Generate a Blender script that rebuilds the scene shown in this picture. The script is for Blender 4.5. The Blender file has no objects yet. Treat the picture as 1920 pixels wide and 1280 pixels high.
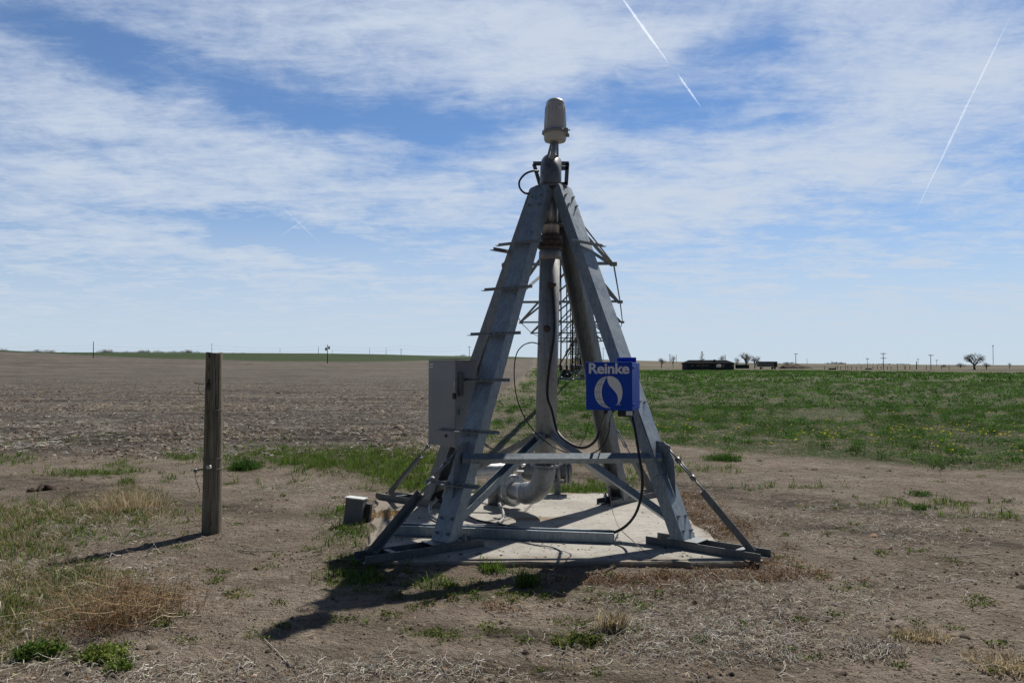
import bpy, math, random
import numpy as np
from mathutils import Vector, Matrix
R = math.radians
C = bpy.context.scene.collection
sc = bpy.context.scene
random.seed(7)
rng = np.random.default_rng(11)

# ------------------------------------------------------------------ camera
PITCH = math.atan(46 / 1493.3)
EYE = 1.6
cam_d = bpy.data.cameras.new('camera')
cam = bpy.data.objects.new('camera', cam_d)
C.objects.link(cam)
cam.location = (0, 0, EYE)
cam.rotation_euler = (R(90) + PITCH, 0, 0)
cam_d.lens = 28
cam_d.sensor_width = 36
cam_d.clip_start = 0.05
cam_d.clip_end = 40000
sc.camera = cam

# ------------------------------------------------------------------ light and sky
SUN_AZ, SUN_EL = 28.5, 48.0           # degrees right of +Y, above the horizon
SKY = 0.09
sun_d = bpy.data.lights.new('sun', 'SUN')
sun_d.energy = 5.0
sun_d.angle = R(0.6)
sun_d.color = (1.0, 0.94, 0.84)
sun = bpy.data.objects.new('sun', sun_d)
C.objects.link(sun)
_d = Vector((math.sin(R(SUN_AZ)) * math.cos(R(SUN_EL)), math.cos(R(SUN_AZ)) * math.cos(R(SUN_EL)), math.sin(R(SUN_EL))))
sun.rotation_euler = _d.to_track_quat('Z', 'Y').to_euler()
sc.view_settings.view_transform = 'Standard'
sc.view_settings.look = 'None'
sc.view_settings.exposure = 0.0
sc.view_settings.gamma = 1

world = bpy.data.worlds.new('World')
sc.world = world
world.use_nodes = True
wt = world.node_tree
wt.nodes.clear()


class G:
    """small helper that wires nodes"""
    def __init__(self, t):
        self.t = t

    def n(self, kind, **kw):
        nd = self.t.nodes.new(kind)
        for k, v in kw.items():
            setattr(nd, k, v)
        return nd

    def put(self, sock, v):
        if hasattr(v, 'links') or isinstance(v, bpy.types.NodeSocket):
            self.t.links.new(v, sock)
        else:
            sock.default_value = v

    def m(self, op, a, b=None, c=None, clamp=False):
        nd = self.n('ShaderNodeMath', operation=op, use_clamp=clamp)
        self.put(nd.inputs[0], a)
        if b is not None:
            self.put(nd.inputs[1], b)
        if c is not None:
            self.put(nd.inputs[2], c)
        return nd.outputs[0]

    def rng(self, v, a, b, c=0.0, d=1.0, smooth=True):
        nd = self.n('ShaderNodeMapRange')
        nd.interpolation_type = 'SMOOTHSTEP' if smooth else 'LINEAR'
        self.put(nd.inputs['Value'], v)
        for k, x in (('From Min', a), ('From Max', b), ('To Min', c), ('To Max', d)):
            self.put(nd.inputs[k], x)
        return nd.outputs['Result']

    def map(self, v, loc=(0, 0, 0), rot=(0, 0, 0), scale=(1, 1, 1), typ='POINT'):
        nd = self.n('ShaderNodeMapping', vector_type=typ)
        self.put(nd.inputs['Vector'], v)
        nd.inputs['Location'].default_value = loc
        nd.inputs['Rotation'].default_value = rot
        nd.inputs['Scale'].default_value = scale
        return nd.outputs[0]

    def noise(self, v, scale, detail=4, rough=0.55, dist=0.0, color=False):
        nd = self.n('ShaderNodeTexNoise')
        self.put(nd.inputs['Vector'], v)
        nd.inputs['Scale'].default_value = scale
        nd.inputs['Detail'].default_value = detail
        nd.inputs['Roughness'].default_value = rough
        nd.inputs['Distortion'].default_value = dist
        return nd.outputs['Color' if color else 'Fac']

    def mix(self, f, a, b, blend='MIX'):
        nd = self.n('ShaderNodeMix', data_type='RGBA', blend_type=blend)
        self.put(nd.inputs[0], f)
        self.put(nd.inputs[6], a if not isinstance(a, tuple) else (*a[:3], 1))
        self.put(nd.inputs[7], b if not isinstance(b, tuple) else (*b[:3], 1))
        return nd.outputs[2]


g = G(wt)
tc = g.n('ShaderNodeTexCoord').outputs['Generated']
sp = g.n('ShaderNodeSeparateXYZ')
g.put(sp.inputs[0], tc)
X, Y, Z = sp.outputs
ay = g.m('MAXIMUM', g.m('ABSOLUTE', Y), 0.2)
cb = g.n('ShaderNodeCombineXYZ')
g.put(cb.inputs[0], g.m('DIVIDE', X, ay))
g.put(cb.inputs[1], g.m('DIVIDE', Z, ay))
uw = cb.outputs[0]
# cloud-deck coordinates (flat layer seen in perspective)
zz = g.m('ADD', g.m('MAXIMUM', Z, 0.0), 0.10)
cp = g.n('ShaderNodeCombineXYZ')
g.put(cp.inputs[0], g.m('DIVIDE', X, zz))
g.put(cp.inputs[1], g.m('DIVIDE', Y, zz))
deck = cp.outputs[0]
wn = g.noise(deck, 1.3, 5, 0.6, 0, True)
ws = g.n('ShaderNodeVectorMath', operation='SUBTRACT')
g.put(ws.inputs[0], wn)
ws.inputs[1].default_value = (0.5, 0.5, 0.5)
wsc = g.n('ShaderNodeVectorMath', operation='MULTIPLY')
g.put(wsc.inputs[0], ws.outputs[0])
wsc.inputs[1].default_value = (0.34, 0.13, 0)
wa = g.n('ShaderNodeVectorMath', operation='ADD')
g.put(wa.inputs[0], uw)
g.put(wa.inputs[1], wsc.outputs[0])
uwp = wa.outputs[0]
BLOBS = [  # px, py, rx, ry, tilt (down to the right), strength
    (330, 110, 330, 55, 20, -.42), (60, 20, 220, 40, 10, -.34), (640, 185, 280, 60, 12, -.40), (880, 200, 170, 42, 0, -.62),
    (1290, 190, 190, 62, 8, -.62), (1345, 85, 130, 45, -25, -.50), (800, 280, 120, 45, 0, -.32), (390, 405, 200, 26, 8, -.34),
    (570, 445, 170, 34, 12, -.42), (960, 365, 70, 40, 0, -.34), (1540, 195, 90, 34, -10, -.34), (1700, 385, 160, 40, 5, -.32),
    (1880, 300, 90, 44, 0, -.36), (1265, 420, 90, 20, 0, -.26), (1430, 445, 140, 16, -8, -.28), (1590, 513, 90, 9, 0, -.34),
    (200, 541, 260, 9, 2, -.28), (1165, 325, 50, 22, 0, -.24), (1090, 190, 110, 60, 0, -.24), (1860, 495, 90, 14, 0, -.26),
    (170, 230, 200, 16, 12, -.16), (140, 250, 130, 22, 10, -.18),
    (930, 80, 300, 70, 10, .30), (350, 225, 400, 44, 9, .22), (1350, 340, 380, 70, -4, .40), (1300, 130, 60, 22, 0, .30),
    (1400, 205, 75, 28, 0, .34), (1760, 130, 280, 100, -12, .30), (220, 320, 360, 70, 5, .24), (1010, 140, 150, 80, 0, .22),
    (720, 258, 110, 16, 8, .26), (1150, 60, 180, 60, 10, .18), (1040, 260, 90, 40, 0, .16), (1120, 30, 500, 50, 0, .10),
    (800, 370, 260, 26, 6, .16), (300, 470, 420, 30, 4, .16), (1500, 590, 700, 40, 0, .10), (560, 70, 160, 18, -6, .16)]
acc = None
for (bx, by, rx, ry, an, amp) in BLOBS:
    v = g.map(uwp, ((bx - 960) / 1493, (686 - by) / 1493, 0), (0, 0, R(-an)), (rx / 1493, ry / 1493, 1), 'TEXTURE')
    ln = g.n('ShaderNodeVectorMath', operation='LENGTH')
    g.put(ln.inputs[0], v)
    q = g.rng(ln.outputs['Value'], 0.0, 1.9, amp, 0.0)
    acc = q if acc is None else g.m('ADD', acc, q)
nA = g.noise(g.map(deck, rot=(0, 0, R(18)), scale=(1.0, 1.25, 1)), 2.1, 10, 0.64, 0.5)
nB = g.noise(g.map(deck, rot=(0, 0, R(-38)), scale=(0.9, 2.6, 1)), 2.2, 10, 0.66, 1.1)
nC = g.noise(g.map(deck, rot=(0, 0, R(50)), scale=(1.0, 2.6, 1)), 8.0, 8, 0.7, 0.9)
dens = g.m('ADD', g.m('MULTIPLY', g.m('SUBTRACT', nA, 0.5), 1.05), g.m('MULTIPLY', g.m('SUBTRACT', nB, 0.5), 0.75))
dens = g.m('ADD', dens, g.m('MULTIPLY', g.m('SUBTRACT', nC, 0.5), 0.42))
nD = g.noise(g.map(deck, rot=(0, 0, R(-20)), scale=(1.2, 1.0, 1)), 5.5, 10, 0.7, 0.7)
dens = g.m('ADD', dens, g.m('MULTIPLY', g.m('SUBTRACT', nD, 0.5), 0.75))
nE = g.noise(g.map(deck, rot=(0, 0, R(35)), scale=(1.0, 1.8, 1)), 15.0, 8, 0.72, 0.5)
dens = g.m('ADD', dens, g.m('MULTIPLY', g.m('SUBTRACT', nE, 0.5), 0.28))
dens = g.m('ADD', dens, g.m('MULTIPLY', acc, 0.86))
dens = g.m('ADD', dens, g.rng(g.m('DIVIDE', Z, ay), 0.02, 0.26, 0.74, 0.54))
cover = g.rng(dens, -0.05, 1.06, 0.08, 1.0)
# cirrus thins out into pale blue close to the horizon
el = g.m('DIVIDE', Z, ay)
cover = g.m('MULTIPLY', cover, g.rng(el, 0.004, 0.045, 0.90, 1.0))
# the sky behind the camera and overhead is cleared of cloud to lessen the fill light
cover = g.m('MULTIPLY', cover, g.rng(Y, -0.1, 0.35, 0.07, 1.0))
cover = g.m('MULTIPLY', cover, g.rng(Z, 0.45, 0.7, 1.0, 0.15))
cover = g.m('MAXIMUM', cover, g.m('MULTIPLY', g.rng(el, 0.02, 0.30, 0.86, 0.0), g.rng(Y, 0.0, 0.35)))
skyt = g.n('ShaderNodeTexSky', sky_type='NISHITA', sun_disc=False)
skyt.sun_elevation = R(SUN_EL)
skyt.sun_rotation = R(SUN_AZ)
skyt.altitude = 1200
skyt.air_density = 1.0
skyt.dust_density = 0.25
skyt.ozone_density = 3.0
K = 1 / SKY
cloudc = g.mix(g.rng(el, 0.0, 0.40), (0.58 * K, 0.665 * K, 0.775 * K), (0.58 * K, 0.66 * K, 0.79 * K))
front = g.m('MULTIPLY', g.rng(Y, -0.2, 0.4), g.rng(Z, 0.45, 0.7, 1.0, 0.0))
tint = g.mix(1.0, skyt.outputs[0], g.mix(front, (0.22, 0.28, 0.33), (0.59, 0.83, 1.05)), 'MULTIPLY')  # sky outside the view is dimmed to weaken its fill in the shadows
bg = g.n('ShaderNodeBackground')
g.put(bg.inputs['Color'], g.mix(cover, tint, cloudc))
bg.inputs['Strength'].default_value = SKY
wo = g.n('ShaderNodeOutputWorld')
wt.links.new(bg.outputs[0], wo.inputs[0])
world.cycles.sampling_method = 'MANUAL'
world.cycles.sample_map_resolution = 512

# ------------------------------------------------------------------ numeric helpers
ct, st = math.cos(PITCH), math.sin(PITCH)


def P(px, py, Yd):
    """the world point seen at pixel (px, py) of the 1920-wide photograph at distance Yd ahead"""
    u, v = px - 960, 640 - py
    dy = 1493.3 * ct - v * st
    dz = 1493.3 * st + v * ct
    s = Yd / dy
    return Vector((u * s, Yd, EYE + dz * s))


def _hash(ix, iy, s):
    h = (ix * 374761393 + iy * 668265263 + s * 1442695041) & 0xFFFFFFFF
    h = ((h ^ (h >> 13)) * 1274126177) & 0xFFFFFFFF
    h = h ^ (h >> 16)
    return (h & 0xFFFF) / 65535.0


def vnoise(x, y, s=0):
    x = np.asarray(x, float); y = np.asarray(y, float)
    ix = np.floor(x).astype(np.int64); iy = np.floor(y).astype(np.int64)
    fx = x - ix; fy = y - iy
    fx = fx * fx * (3 - 2 * fx); fy = fy * fy * (3 - 2 * fy)
    a = _hash(ix, iy, s); b = _hash(ix + 1, iy, s); c = _hash(ix, iy + 1, s); d = _hash(ix + 1, iy + 1, s)
    return (a * (1 - fx) + b * fx) * (1 - fy) + (c * (1 - fx) + d * fx) * fy


def fbm(x, y, o=4, s=0):
    t = 0; am = 0.5; k = 1.0
    for i in range(o):
        t = t + am * vnoise(x * k + i * 17.3, y * k - i * 9.1, s + i); am *= 0.5; k *= 2.03
    return t


def sstep(a, b, v):
    t = np.clip((v - a) / (b - a), 0, 1)
    return t * t * (3 - 2 * t)


RX = [-400, 0, 83, 400, 600, 700, 800, 960, 1050, 1200, 1300, 1480, 1700, 1900, 2400]
RY = [655, 657, 661, 662, 663, 664.5, 667, 669, 672, 676, 678.5, 681, 683, 684.3, 684]


def pix(x, y):
    """where a point of flat ground falls in the photograph's 1920x1280 frame"""
    ys = np.maximum(y, 0.5)
    return 960 + 1493 * x / ys, 686 + 2389 / ys


def height(x, y):
    x = np.asarray(x, float); y = np.asarray(y, float)
    r = np.hypot(x, y)
    front = y > 0.2 * r
    px = np.where(front, 960 + 1493 * x / np.maximum(y, 0.2 * r + 1e-3), np.where(x < 0, -400, 2400))
    ry = np.interp(px, RX, RY)
    t = sstep(800, 1250, px)
    r0 = 130 + t * 210; r1 = 450 + t * 320
    zr = 1.6 + (686 - ry) / 1493 * r1 * np.where(front, np.clip(y / np.maximum(r, 1e-3), .2, 1), .8)
    z = zr * sstep(0, 1, (r - r0) / (r1 - r0))
    z = z + 0.25 * (fbm(x / 60, y / 60, 2, 5) - 0.5) * sstep(60, 160, r)
    # the near yard
    pad = sstep(0.2, 1.4, np.hypot(np.maximum(np.abs(x - 0.35) - 1.75, 0), np.maximum(np.abs(y - 8.2) - 1.9, 0)))
    amp = 0.02 + 0.06 * pad
    # soil heaped against the pad's edges
    dx = np.maximum(-1.4 - x, x - 1.79); dy = np.maximum(6.42 - y, y - 9.78)
    de = np.hypot(np.maximum(dx, 0), np.maximum(dy, 0)) + np.minimum(np.maximum(dx, dy), 0)
    side = np.where(dy > dx, np.where(y < 8, .022, .040), .042)
    z = z + side * np.exp(-(np.maximum(de, 0) / .28) ** 2) * (de > -.45) * (.45 + 1.0 * fbm(x * 3, y * 3, 3, 91))
    z = z + amp * (fbm(x * 0.55, y * 0.55, 3, 1) - 0.45)
    z = z + 0.036 * (fbm(x * 5, y * 5, 3, 2) - 0.45) * sstep(40, 15, r)
    z = z + 0.014 * (vnoise(x * 26, y * 26, 3) - 0.5) * sstep(12, 6, r)
    f = field(x, y) * sstep(80, 25, r)
    z = z + f * (0.11 * np.abs(fbm(x * 3.1, y * 3.6, 3, 8) - 0.45) + 0.05 * vnoise(x * 9, y * 9, 6) ** 2)
    a = alfalfa(x, y) * sstep(90, 30, r)
    z = z + a * 0.06 * fbm(x * 1.6, y * 1.6, 3, 9)
    return z


def blob(px, py, items):
    t = 0
    for (cx, cy, rx, ry, k) in items:
        d = ((px - cx) / rx) ** 2 + ((py - cy) / ry) ** 2
        t = t + k * np.exp(-d)
    return t


def alfalfa(x, y):
    px, py = pix(x, y)
    wig = 9 * (fbm(x * .35, y * .35, 3, 21) - .45)
    lim = np.interp(px, [700, 830, 1000, 1140, 1240, 1400, 1600, 1920, 2600], [838, 842, 838, 828, 834, 852, 866, 888, 930]) + wig
    low = sstep(3, -9, py - lim)
    edge = -1.75 + .034 * (y - 15.5) + 1.2 * (fbm(x * .2, y * .2, 2, 23) - .5)
    left = sstep(-.1, 1.2, x - edge)
    thin = np.where(x - edge < 3.2, .62, 1.0)
    far = sstep(720, 692.5, py) * 0 + np.where(py < 693.6 + 5.5 * sstep(1400, 1900, px), 0, 1)
    return low * left * thin * far * (y > 1)


def field(x, y):
    px, py = pix(x, y)
    edge = -1.75 + .034 * (y - 15.5)
    left = sstep(.8, -.8, x - edge)
    lim = 858 + 10 * (fbm(x * .4, y * .4, 2, 31) - .5)
    return left * sstep(8, -14, py - lim) * (y > 1)


GRASS = [(610, 858, 170, 15, 1.3), (690, 872, 110, 14, 1.3), (460, 874, 22, 9, 1.2), (760, 880, 70, 22, 1.0), (180, 889, 75, 5, 1.1),
         (225, 872, 28, 6, .9), (345, 856, 26, 6, .9), (30, 862, 40, 8, .7), (245, 905, 16, 8, .9), (315, 898, 20, 7, .7),
         (640, 962, 45, 10, .8), (655, 1000, 36, 14, .9), (650, 1045, 32, 20, .8), (680, 1080, 60, 12, .8), (830, 1092, 40, 8, .6),
         (985, 1078, 22, 10, .9), (925, 1062, 26, 7, .9), (1090, 917, 70, 13, 1.1), (860, 915, 60, 14, 1.0), (770, 905, 60, 16, .9),
         (730, 885, 60, 12, .9), (1180, 900, 60, 14, .5), (1350, 858, 26, 7, .5), (150, 960, 170, 16, .3), (60, 1020, 90, 24, .25), (120, 990, 120, 14, .25),
         (1490, 912, 90, 3, .6), (1740, 945, 120, 6, .5), (1850, 968, 90, 6, .5), (1250, 878, 70, 6, .5), (1310, 882, 60, 5, .5),
         (30, 1140, 70, 30, .4), (-60, 1000, 120, 60, .3), (130, 1080, 60, 20, .3), (560, 905, 60, 8, .2), (1100, 870, 90, 10, .3), (930, 860, 60, 10, .6)]
WEED = [(860, 1090, 110, 9, .8), (760, 1110, 60, 9, .5), (1000, 1100, 90, 10, .8), (900, 1112, 120, 8, .7), (1190, 1125, 60, 9, .6), (680, 1150, 60, 18, .5),
        (830, 1180, 70, 16, .6), (1060, 1165, 60, 16, .5), (940, 1175, 60, 14, .35), (1110, 1110, 90, 12, .5), (660, 1085, 50, 20, .6),
        (340, 1020, 30, 8, .5), (250, 1000, 60, 10, .6), (80, 1230, 50, 18, .5), (200, 1225, 50, 16, .5), (420, 1085, 60, 8, .3), (480, 1180, 60, 20, .25),
        (150, 1000, 90, 12, .6), (1600, 1100, 40, 8, .3), (1760, 1130, 30, 6, .3), (1590, 950, 120, 30, .12), (560, 1020, 200, 60, .08), (450, 900, 60, 16, .2)]
STRAW = [(1350, 1150, 200, 50, 1.3), (1220, 1205, 150, 26, 1.1), (1180, 1180, 70, 26, .8), (1370, 1215, 90, 22, 1.2), (700, 1256, 190, 20, 1.2), (830, 1250, 90, 12, .8),
         (1480, 970, 260, 40, .50), (1330, 1100, 120, 24, .8), (1620, 1205, 60, 14, .8), (1870, 1235, 80, 14, .6), (570, 915, 110, 9, .9), (430, 948, 40, 6, .6),
         (250, 1250, 260, 30, .7), (60, 1100, 110, 70, .6), (250, 1090, 110, 60, .5), (1560, 1120, 140, 30, .5), (1400, 900, 200, 20, .30), (1700, 1000, 200, 40, .40),
         (660, 975, 60, 30, .5), (1730, 1080, 120, 20, .3), (150, 985, 160, 30, .5), (1240, 900, 160, 20, .3)]
BROWN = [(1285, 935, 34, 14, 1.3), (1320, 965, 40, 18, 1.3), (1365, 1000, 40, 16, 1.2), (1430, 1050, 50, 14, 1.0), (1330, 1075, 140, 8, 1.1), (1150, 1085, 120, 9, .9),
         (1480, 1075, 60, 10, .8), (1240, 1100, 120, 12, .6), (240, 1120, 90, 30, .6), (930, 1130, 120, 8, .4), (1410, 980, 60, 14, .5)]


def zones(x, y):
    px, py = pix(x, y)
    ok = (y > 1.5)
    n = fbm(x * 1.1, y * 1.1, 4, 41)
    n2 = fbm(x * 4.0, y * 4.0, 3, 43)
    gr = np.clip(blob(px, py, GRASS) * (.35 + 1.2 * n) * (0.55 + n2), 0, 1.2) * ok
    wd = np.clip(blob(px, py, WEED) * (.3 + 1.3 * n2), 0, 1) * ok
    stw = np.clip(blob(px, py, STRAW) * (.3 + 1.3 * n), 0, 1.2) * ok
    br = np.clip(blob(px, py, BROWN) * (.5 + n), 0, 1.2) * ok
    return gr, wd, stw, br


# ------------------------------------------------------------------ mesh helpers
class MB:
    def __init__(self):
        self.v = []; self.f = []; self.sm = []

    def add(self, vs, fs, smooth=False):
        o = len(self.v)
        self.v += [tuple(p) for p in vs]
        self.f += [tuple(i + o for i in f) for f in fs]
        self.sm += [smooth] * len(fs)
        return self

    def box(self, c, s, m=None):
        c = Vector(c)
        vs = []
        for dx in (-.5, .5):
            for dy in (-.5, .5):
                for dz in (-.5, .5):
                    p = Vector((dx * s[0], dy * s[1], dz * s[2]))
                    vs.append(c + (m @ p if m else p))
        return self.add(vs, [(0, 1, 3, 2), (4, 6, 7, 5), (0, 4, 5, 1), (2, 3, 7, 6), (0, 2, 6, 4), (1, 5, 7, 3)])

    def bbox(self, c, s, b=0.01, m=None):
        """box with bevelled edges"""
        import bmesh
        bm = bmesh.new()
        bmesh.ops.create_cube(bm, size=1)
        bmesh.ops.scale(bm, vec=s, verts=bm.verts)
        bmesh.ops.bevel(bm, geom=list(bm.edges), offset=b, segments=2, affect='EDGES', profile=0.6)
        c = Vector(c)
        vs = [c + (m @ v.co if m else v.co) for v in bm.verts]
        fs = [[v.index for v in f.verts] for f in bm.faces]
        bm.verts.index_update()
        fs = [[v.index for v in f.verts] for f in bm.faces]
        bm.free()
        return self.add(vs, fs)

    def extrude(self, prof, p0, p1, xa, ya, caps=True):
        """closed 2D profile swept straight from p0 to p1; xa, ya are the profile's axes"""
        p0, p1, xa, ya = map(Vector, (p0, p1, xa, ya))
        n = len(prof)
        vs = [p0 + xa * a + ya * b for a, b in prof] + [p1 + xa * a + ya * b for a, b in prof]
        fs = [(i, (i + 1) % n, n + (i + 1) % n, n + i) for i in range(n)]
        if caps:
            fs += [tuple(range(n))[::-1], tuple(range(n, 2 * n))]
        return self.add(vs, fs)

    def tube(self, pts, r, seg=10, caps=True, smooth=True):
        pts = [Vector(p) for p in pts]
        n = len(pts)
        rs = r if isinstance(r, (list, tuple)) else [r] * n
        up = None
        rings = []
        for i, p in enumerate(pts):
            t = (pts[min(i + 1, n - 1)] - pts[max(i - 1, 0)]).normalized()
            if up is None:
                up = Vector((0, 0, 1)) if abs(t.z) < 0.9 else Vector((1, 0, 0))
            a = t.cross(up).normalized()
            up = a.cross(t).normalized()
            rings.append([p + (a * math.cos(2 * math.pi * k / seg) + up * math.sin(2 * math.pi * k / seg)) * rs[i] for k in range(seg)])
        o = len(self.v)
        self.v += [tuple(q) for rg in rings for q in rg]
        for i in range(n - 1):
            for k in range(seg):
                a = o + i * seg + k; b = o + i * seg + (k + 1) % seg
                self.f.append((a, b, b + seg, a + seg)); self.sm.append(smooth)
        if caps:
            self.f.append(tuple(o + k for k in range(seg))[::-1]); self.sm.append(False)
            self.f.append(tuple(o + (n - 1) * seg + k for k in range(seg))); self.sm.append(False)
        return self

    def lathe(self, prof, c, ax=(0, 0, 1), seg=28, smooth=True):
        """profile [(radius, height)] turned about the axis ax through c"""
        ax = Vector(ax).normalized(); c = Vector(c)
        a = ax.orthogonal().normalized(); b = ax.cross(a)
        o = len(self.v)
        for (r, h) in prof:
            for k in range(seg):
                t = 2 * math.pi * k / seg
                self.v.append(tuple(c + ax * h + (a * math.cos(t) + b * math.sin(t)) * r))
        for i in range(len(prof) - 1):
            for k in range(seg):
                p = o + i * seg + k; q = o + i * seg + (k + 1) % seg
                self.f.append((p, q, q + seg, p + seg)); self.sm.append(smooth)
        self.f.append(tuple(o + k for k in range(seg))[::-1]); self.sm.append(False)
        self.f.append(tuple(o + (len(prof) - 1) * seg + k for k in range(seg))); self.sm.append(False)
        return self

    def bolt(self, p, n, r=.011, h=.014):
        n = Vector(n).normalized()
        self.lathe([(r * 1.6, 0), (r * 1.6, .003), (r, .0031), (r, h)], Vector(p) - n * .001, n, 6, False)
        self.tube([Vector(p) + n * h * .9, Vector(p) + n * (h * 2.1)], r * .5, 6)
        return self

    def poly(self, pts, n, th):
        """flat polygon given thickness th along n"""
        n = Vector(n).normalized() * th
        k = len(pts)
        pts = [Vector(p) for p in pts]
        vs = pts + [p + n for p in pts]
        fs = [tuple(range(k))[::-1], tuple(range(k, 2 * k))] + [(i, (i + 1) % k, k + (i + 1) % k, k + i) for i in range(k)]
        return self.add(vs, fs)

    def mesh(self, name, org=(0, 0, 0), recalc=True):
        me = bpy.data.meshes.new(name)
        o = Vector(org)
        me.from_pydata([Vector(p) - o for p in self.v], [], self.f)
        me.polygons.foreach_set('use_smooth', self.sm)
        if recalc:
            import bmesh
            bm = bmesh.new(); bm.from_mesh(me)
            bmesh.ops.recalc_face_normals(bm, faces=bm.faces)
            bm.to_mesh(me); bm.free()
        me.update()
        return me


def tag(o, label=None, cat=None, group=None, kind=None):
    for k, v in (('label', label), ('category', cat), ('group', group), ('kind', kind)):
        if v:
            o[k] = v
    return o


def thing(name, loc, label, cat, group=None):
    o = bpy.data.objects.new(name, None)
    o.empty_display_size = 0.2
    C.objects.link(o)
    o.location = loc
    return tag(o, label, cat, group)


def wloc(o):
    v = Vector((0, 0, 0))
    while o:
        v += Vector(o.location); o = o.parent
    return v


def part(name, mb, mat, parent=None, label=None, local=False):
    """mb in world coordinates unless local"""
    org = Vector((0, 0, 0)) if (local or parent is None) else wloc(parent)
    me = mb.mesh(name, org)
    me.materials.append(mat)
    o = bpy.data.objects.new(name, me)
    C.objects.link(o)
    if parent:
        o.parent = parent
    if label:
        o['label'] = label
    return o


def single(name, mb, mat, label, cat, group=None, at=None):
    """a thing that is one mesh, with its origin at its base"""
    vs = np.array([tuple(v) for v in mb.v])
    at = Vector(at) if at is not None else Vector(((vs[:, 0].min() + vs[:, 0].max()) / 2, (vs[:, 1].min() + vs[:, 1].max()) / 2, vs[:, 2].min()))
    me = mb.mesh(name, at)
    me.materials.append(mat)
    o = bpy.data.objects.new(name, me)
    C.objects.link(o)
    o.location = at
    return tag(o, label, cat, group)


def dup(root, loc, rotz=None, scale=None, label=None, group=None):
    def cp(o, par):
        c = o.copy(); C.objects.link(c); c.parent = par
        for ch in [x for x in bpy.data.objects if x.parent == o]:
            cp(ch, c)
        return c
    r = cp(root, None)
    r.location = loc
    if rotz is not None:
        r.rotation_euler = (0, 0, rotz)
    if scale is not None:
        r.scale = scale if hasattr(scale, '__len__') else (scale,) * 3
    if label:
        r['label'] = label
    if group:
        r['group'] = group
    return r


def spline(pts, n=8):
    pts = [Vector(p) for p in pts]
    q = [pts[0] * 2 - pts[1]] + pts + [pts[-1] * 2 - pts[-2]]
    out = []
    for i in range(1, len(q) - 2):
        a, b, c, d = q[i - 1:i + 3]
        for k in range(n):
            t = k / n
            out.append(0.5 * ((2 * b) + (c - a) * t + (2 * a - 5 * b + 4 * c - d) * t * t + (3 * b - a - 3 * c + d) * t ** 3))
    out.append(pts[-1])
    return out


# ------------------------------------------------------------------ materials
def new_mat(name):
    m = bpy.data.materials.new(name)
    m.use_nodes = True
    t = m.node_tree
    t.nodes.clear()
    out = t.nodes.new('ShaderNodeOutputMaterial')
    b = t.nodes.new('ShaderNodeBsdfPrincipled')
    t.links.new(b.outputs[0], out.inputs[0])
    return m, G(t), b, out


def obj_co(g):
    return g.n('ShaderNodeTexCoord').outputs['Object']


def bump(g, b, h, strength=.3, dist=.01):
    n = g.n('ShaderNodeBump')
    n.inputs['Strength'].default_value = strength
    n.inputs['Distance'].default_value = dist
    g.put(n.inputs['Height'], h)
    g.t.links.new(n.outputs[0], b.inputs['Normal'])


def metal(name, c1, c2, rough=.5, metallic=.55, rust=0.0, streak=True, spangle=True):
    m, g, b, _ = new_mat(name)
    co = obj_co(g)
    n1 = g.noise(co, 5, 5, .65, .4)
    st_ = g.noise(g.map(co, scale=(16, 16, 1.2)), 2.2, 5, .65)
    f = g.m('MULTIPLY', g.m('ADD', n1, st_ if streak else n1), .5)
    col = g.mix(g.rng(f, .36, .64), c1, c2)
    rr = g.rng(n1, .3, .7, rough - .1, rough + .12)
    if spangle:
        vo = g.n('ShaderNodeTexVoronoi')
        g.put(vo.inputs['Vector'], co)
        vo.inputs['Scale'].default_value = 36
        hs = g.n('ShaderNodeSeparateColor')
        g.put(hs.inputs[0], vo.outputs['Color'])
        col = g.mix(g.m('MULTIPLY', hs.outputs[0], .34), col, (c2[0] * 1.25, c2[1] * 1.25, c2[2] * 1.25))
        rr = g.m('ADD', rr, g.m('MULTIPLY', hs.outputs[1], .12))
    # drips of dirt
    dr = g.noise(g.map(co, scale=(30, 30, 2.0)), 1.6, 4, .7)
    col = g.mix(g.rng(dr, .57, .70, 0, .55), col, (.10, .10, .095))
    rs = g.noise(g.map(co, scale=(9, 9, 3)), 2.6, 6, .75)
    col = g.mix(g.rng(rs, .66, .74, 0, .5), col, (.13, .085, .055))
    if rust:
        rn = g.noise(co, 11, 6, .7, .6)
        col = g.mix(g.rng(rn, .62 - rust * .22, .74 - rust * .2), col, (.10, .052, .03))
    g.put(b.inputs['Base Color'], col)
    g.put(b.inputs['Roughness'], rr)
    b.inputs['Metallic'].default_value = metallic
    bump(g, b, g.noise(co, 60, 3, .6), .12, .003)
    return m


def paint(name, c, rough=.45, dirt=.35, spec=.5):
    m, g, b, _ = new_mat(name)
    co = obj_co(g)
    n1 = g.noise(co, 4, 6, .65, .3)
    dr = g.noise(g.map(co, scale=(22, 22, 1.4)), 1.8, 5, .7)
    col = g.mix(g.rng(n1, .35, .7, 0, .18), c, (c[0] * .72, c[1] * .74, c[2] * .78))
    col = g.mix(g.rng(dr, .56, .76, 0, dirt), col, (.13, .12, .105))
    g.put(b.inputs['Base Color'], col)
    g.put(b.inputs['Roughness'], g.rng(n1, .3, .7, rough - .08, rough + .12))
    b.inputs['Specular IOR Level'].default_value = 0 if name.startswith('far_') else spec
    bump(g, b, g.noise(co, 90, 2, .5), .05, .002)
    return m


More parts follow.
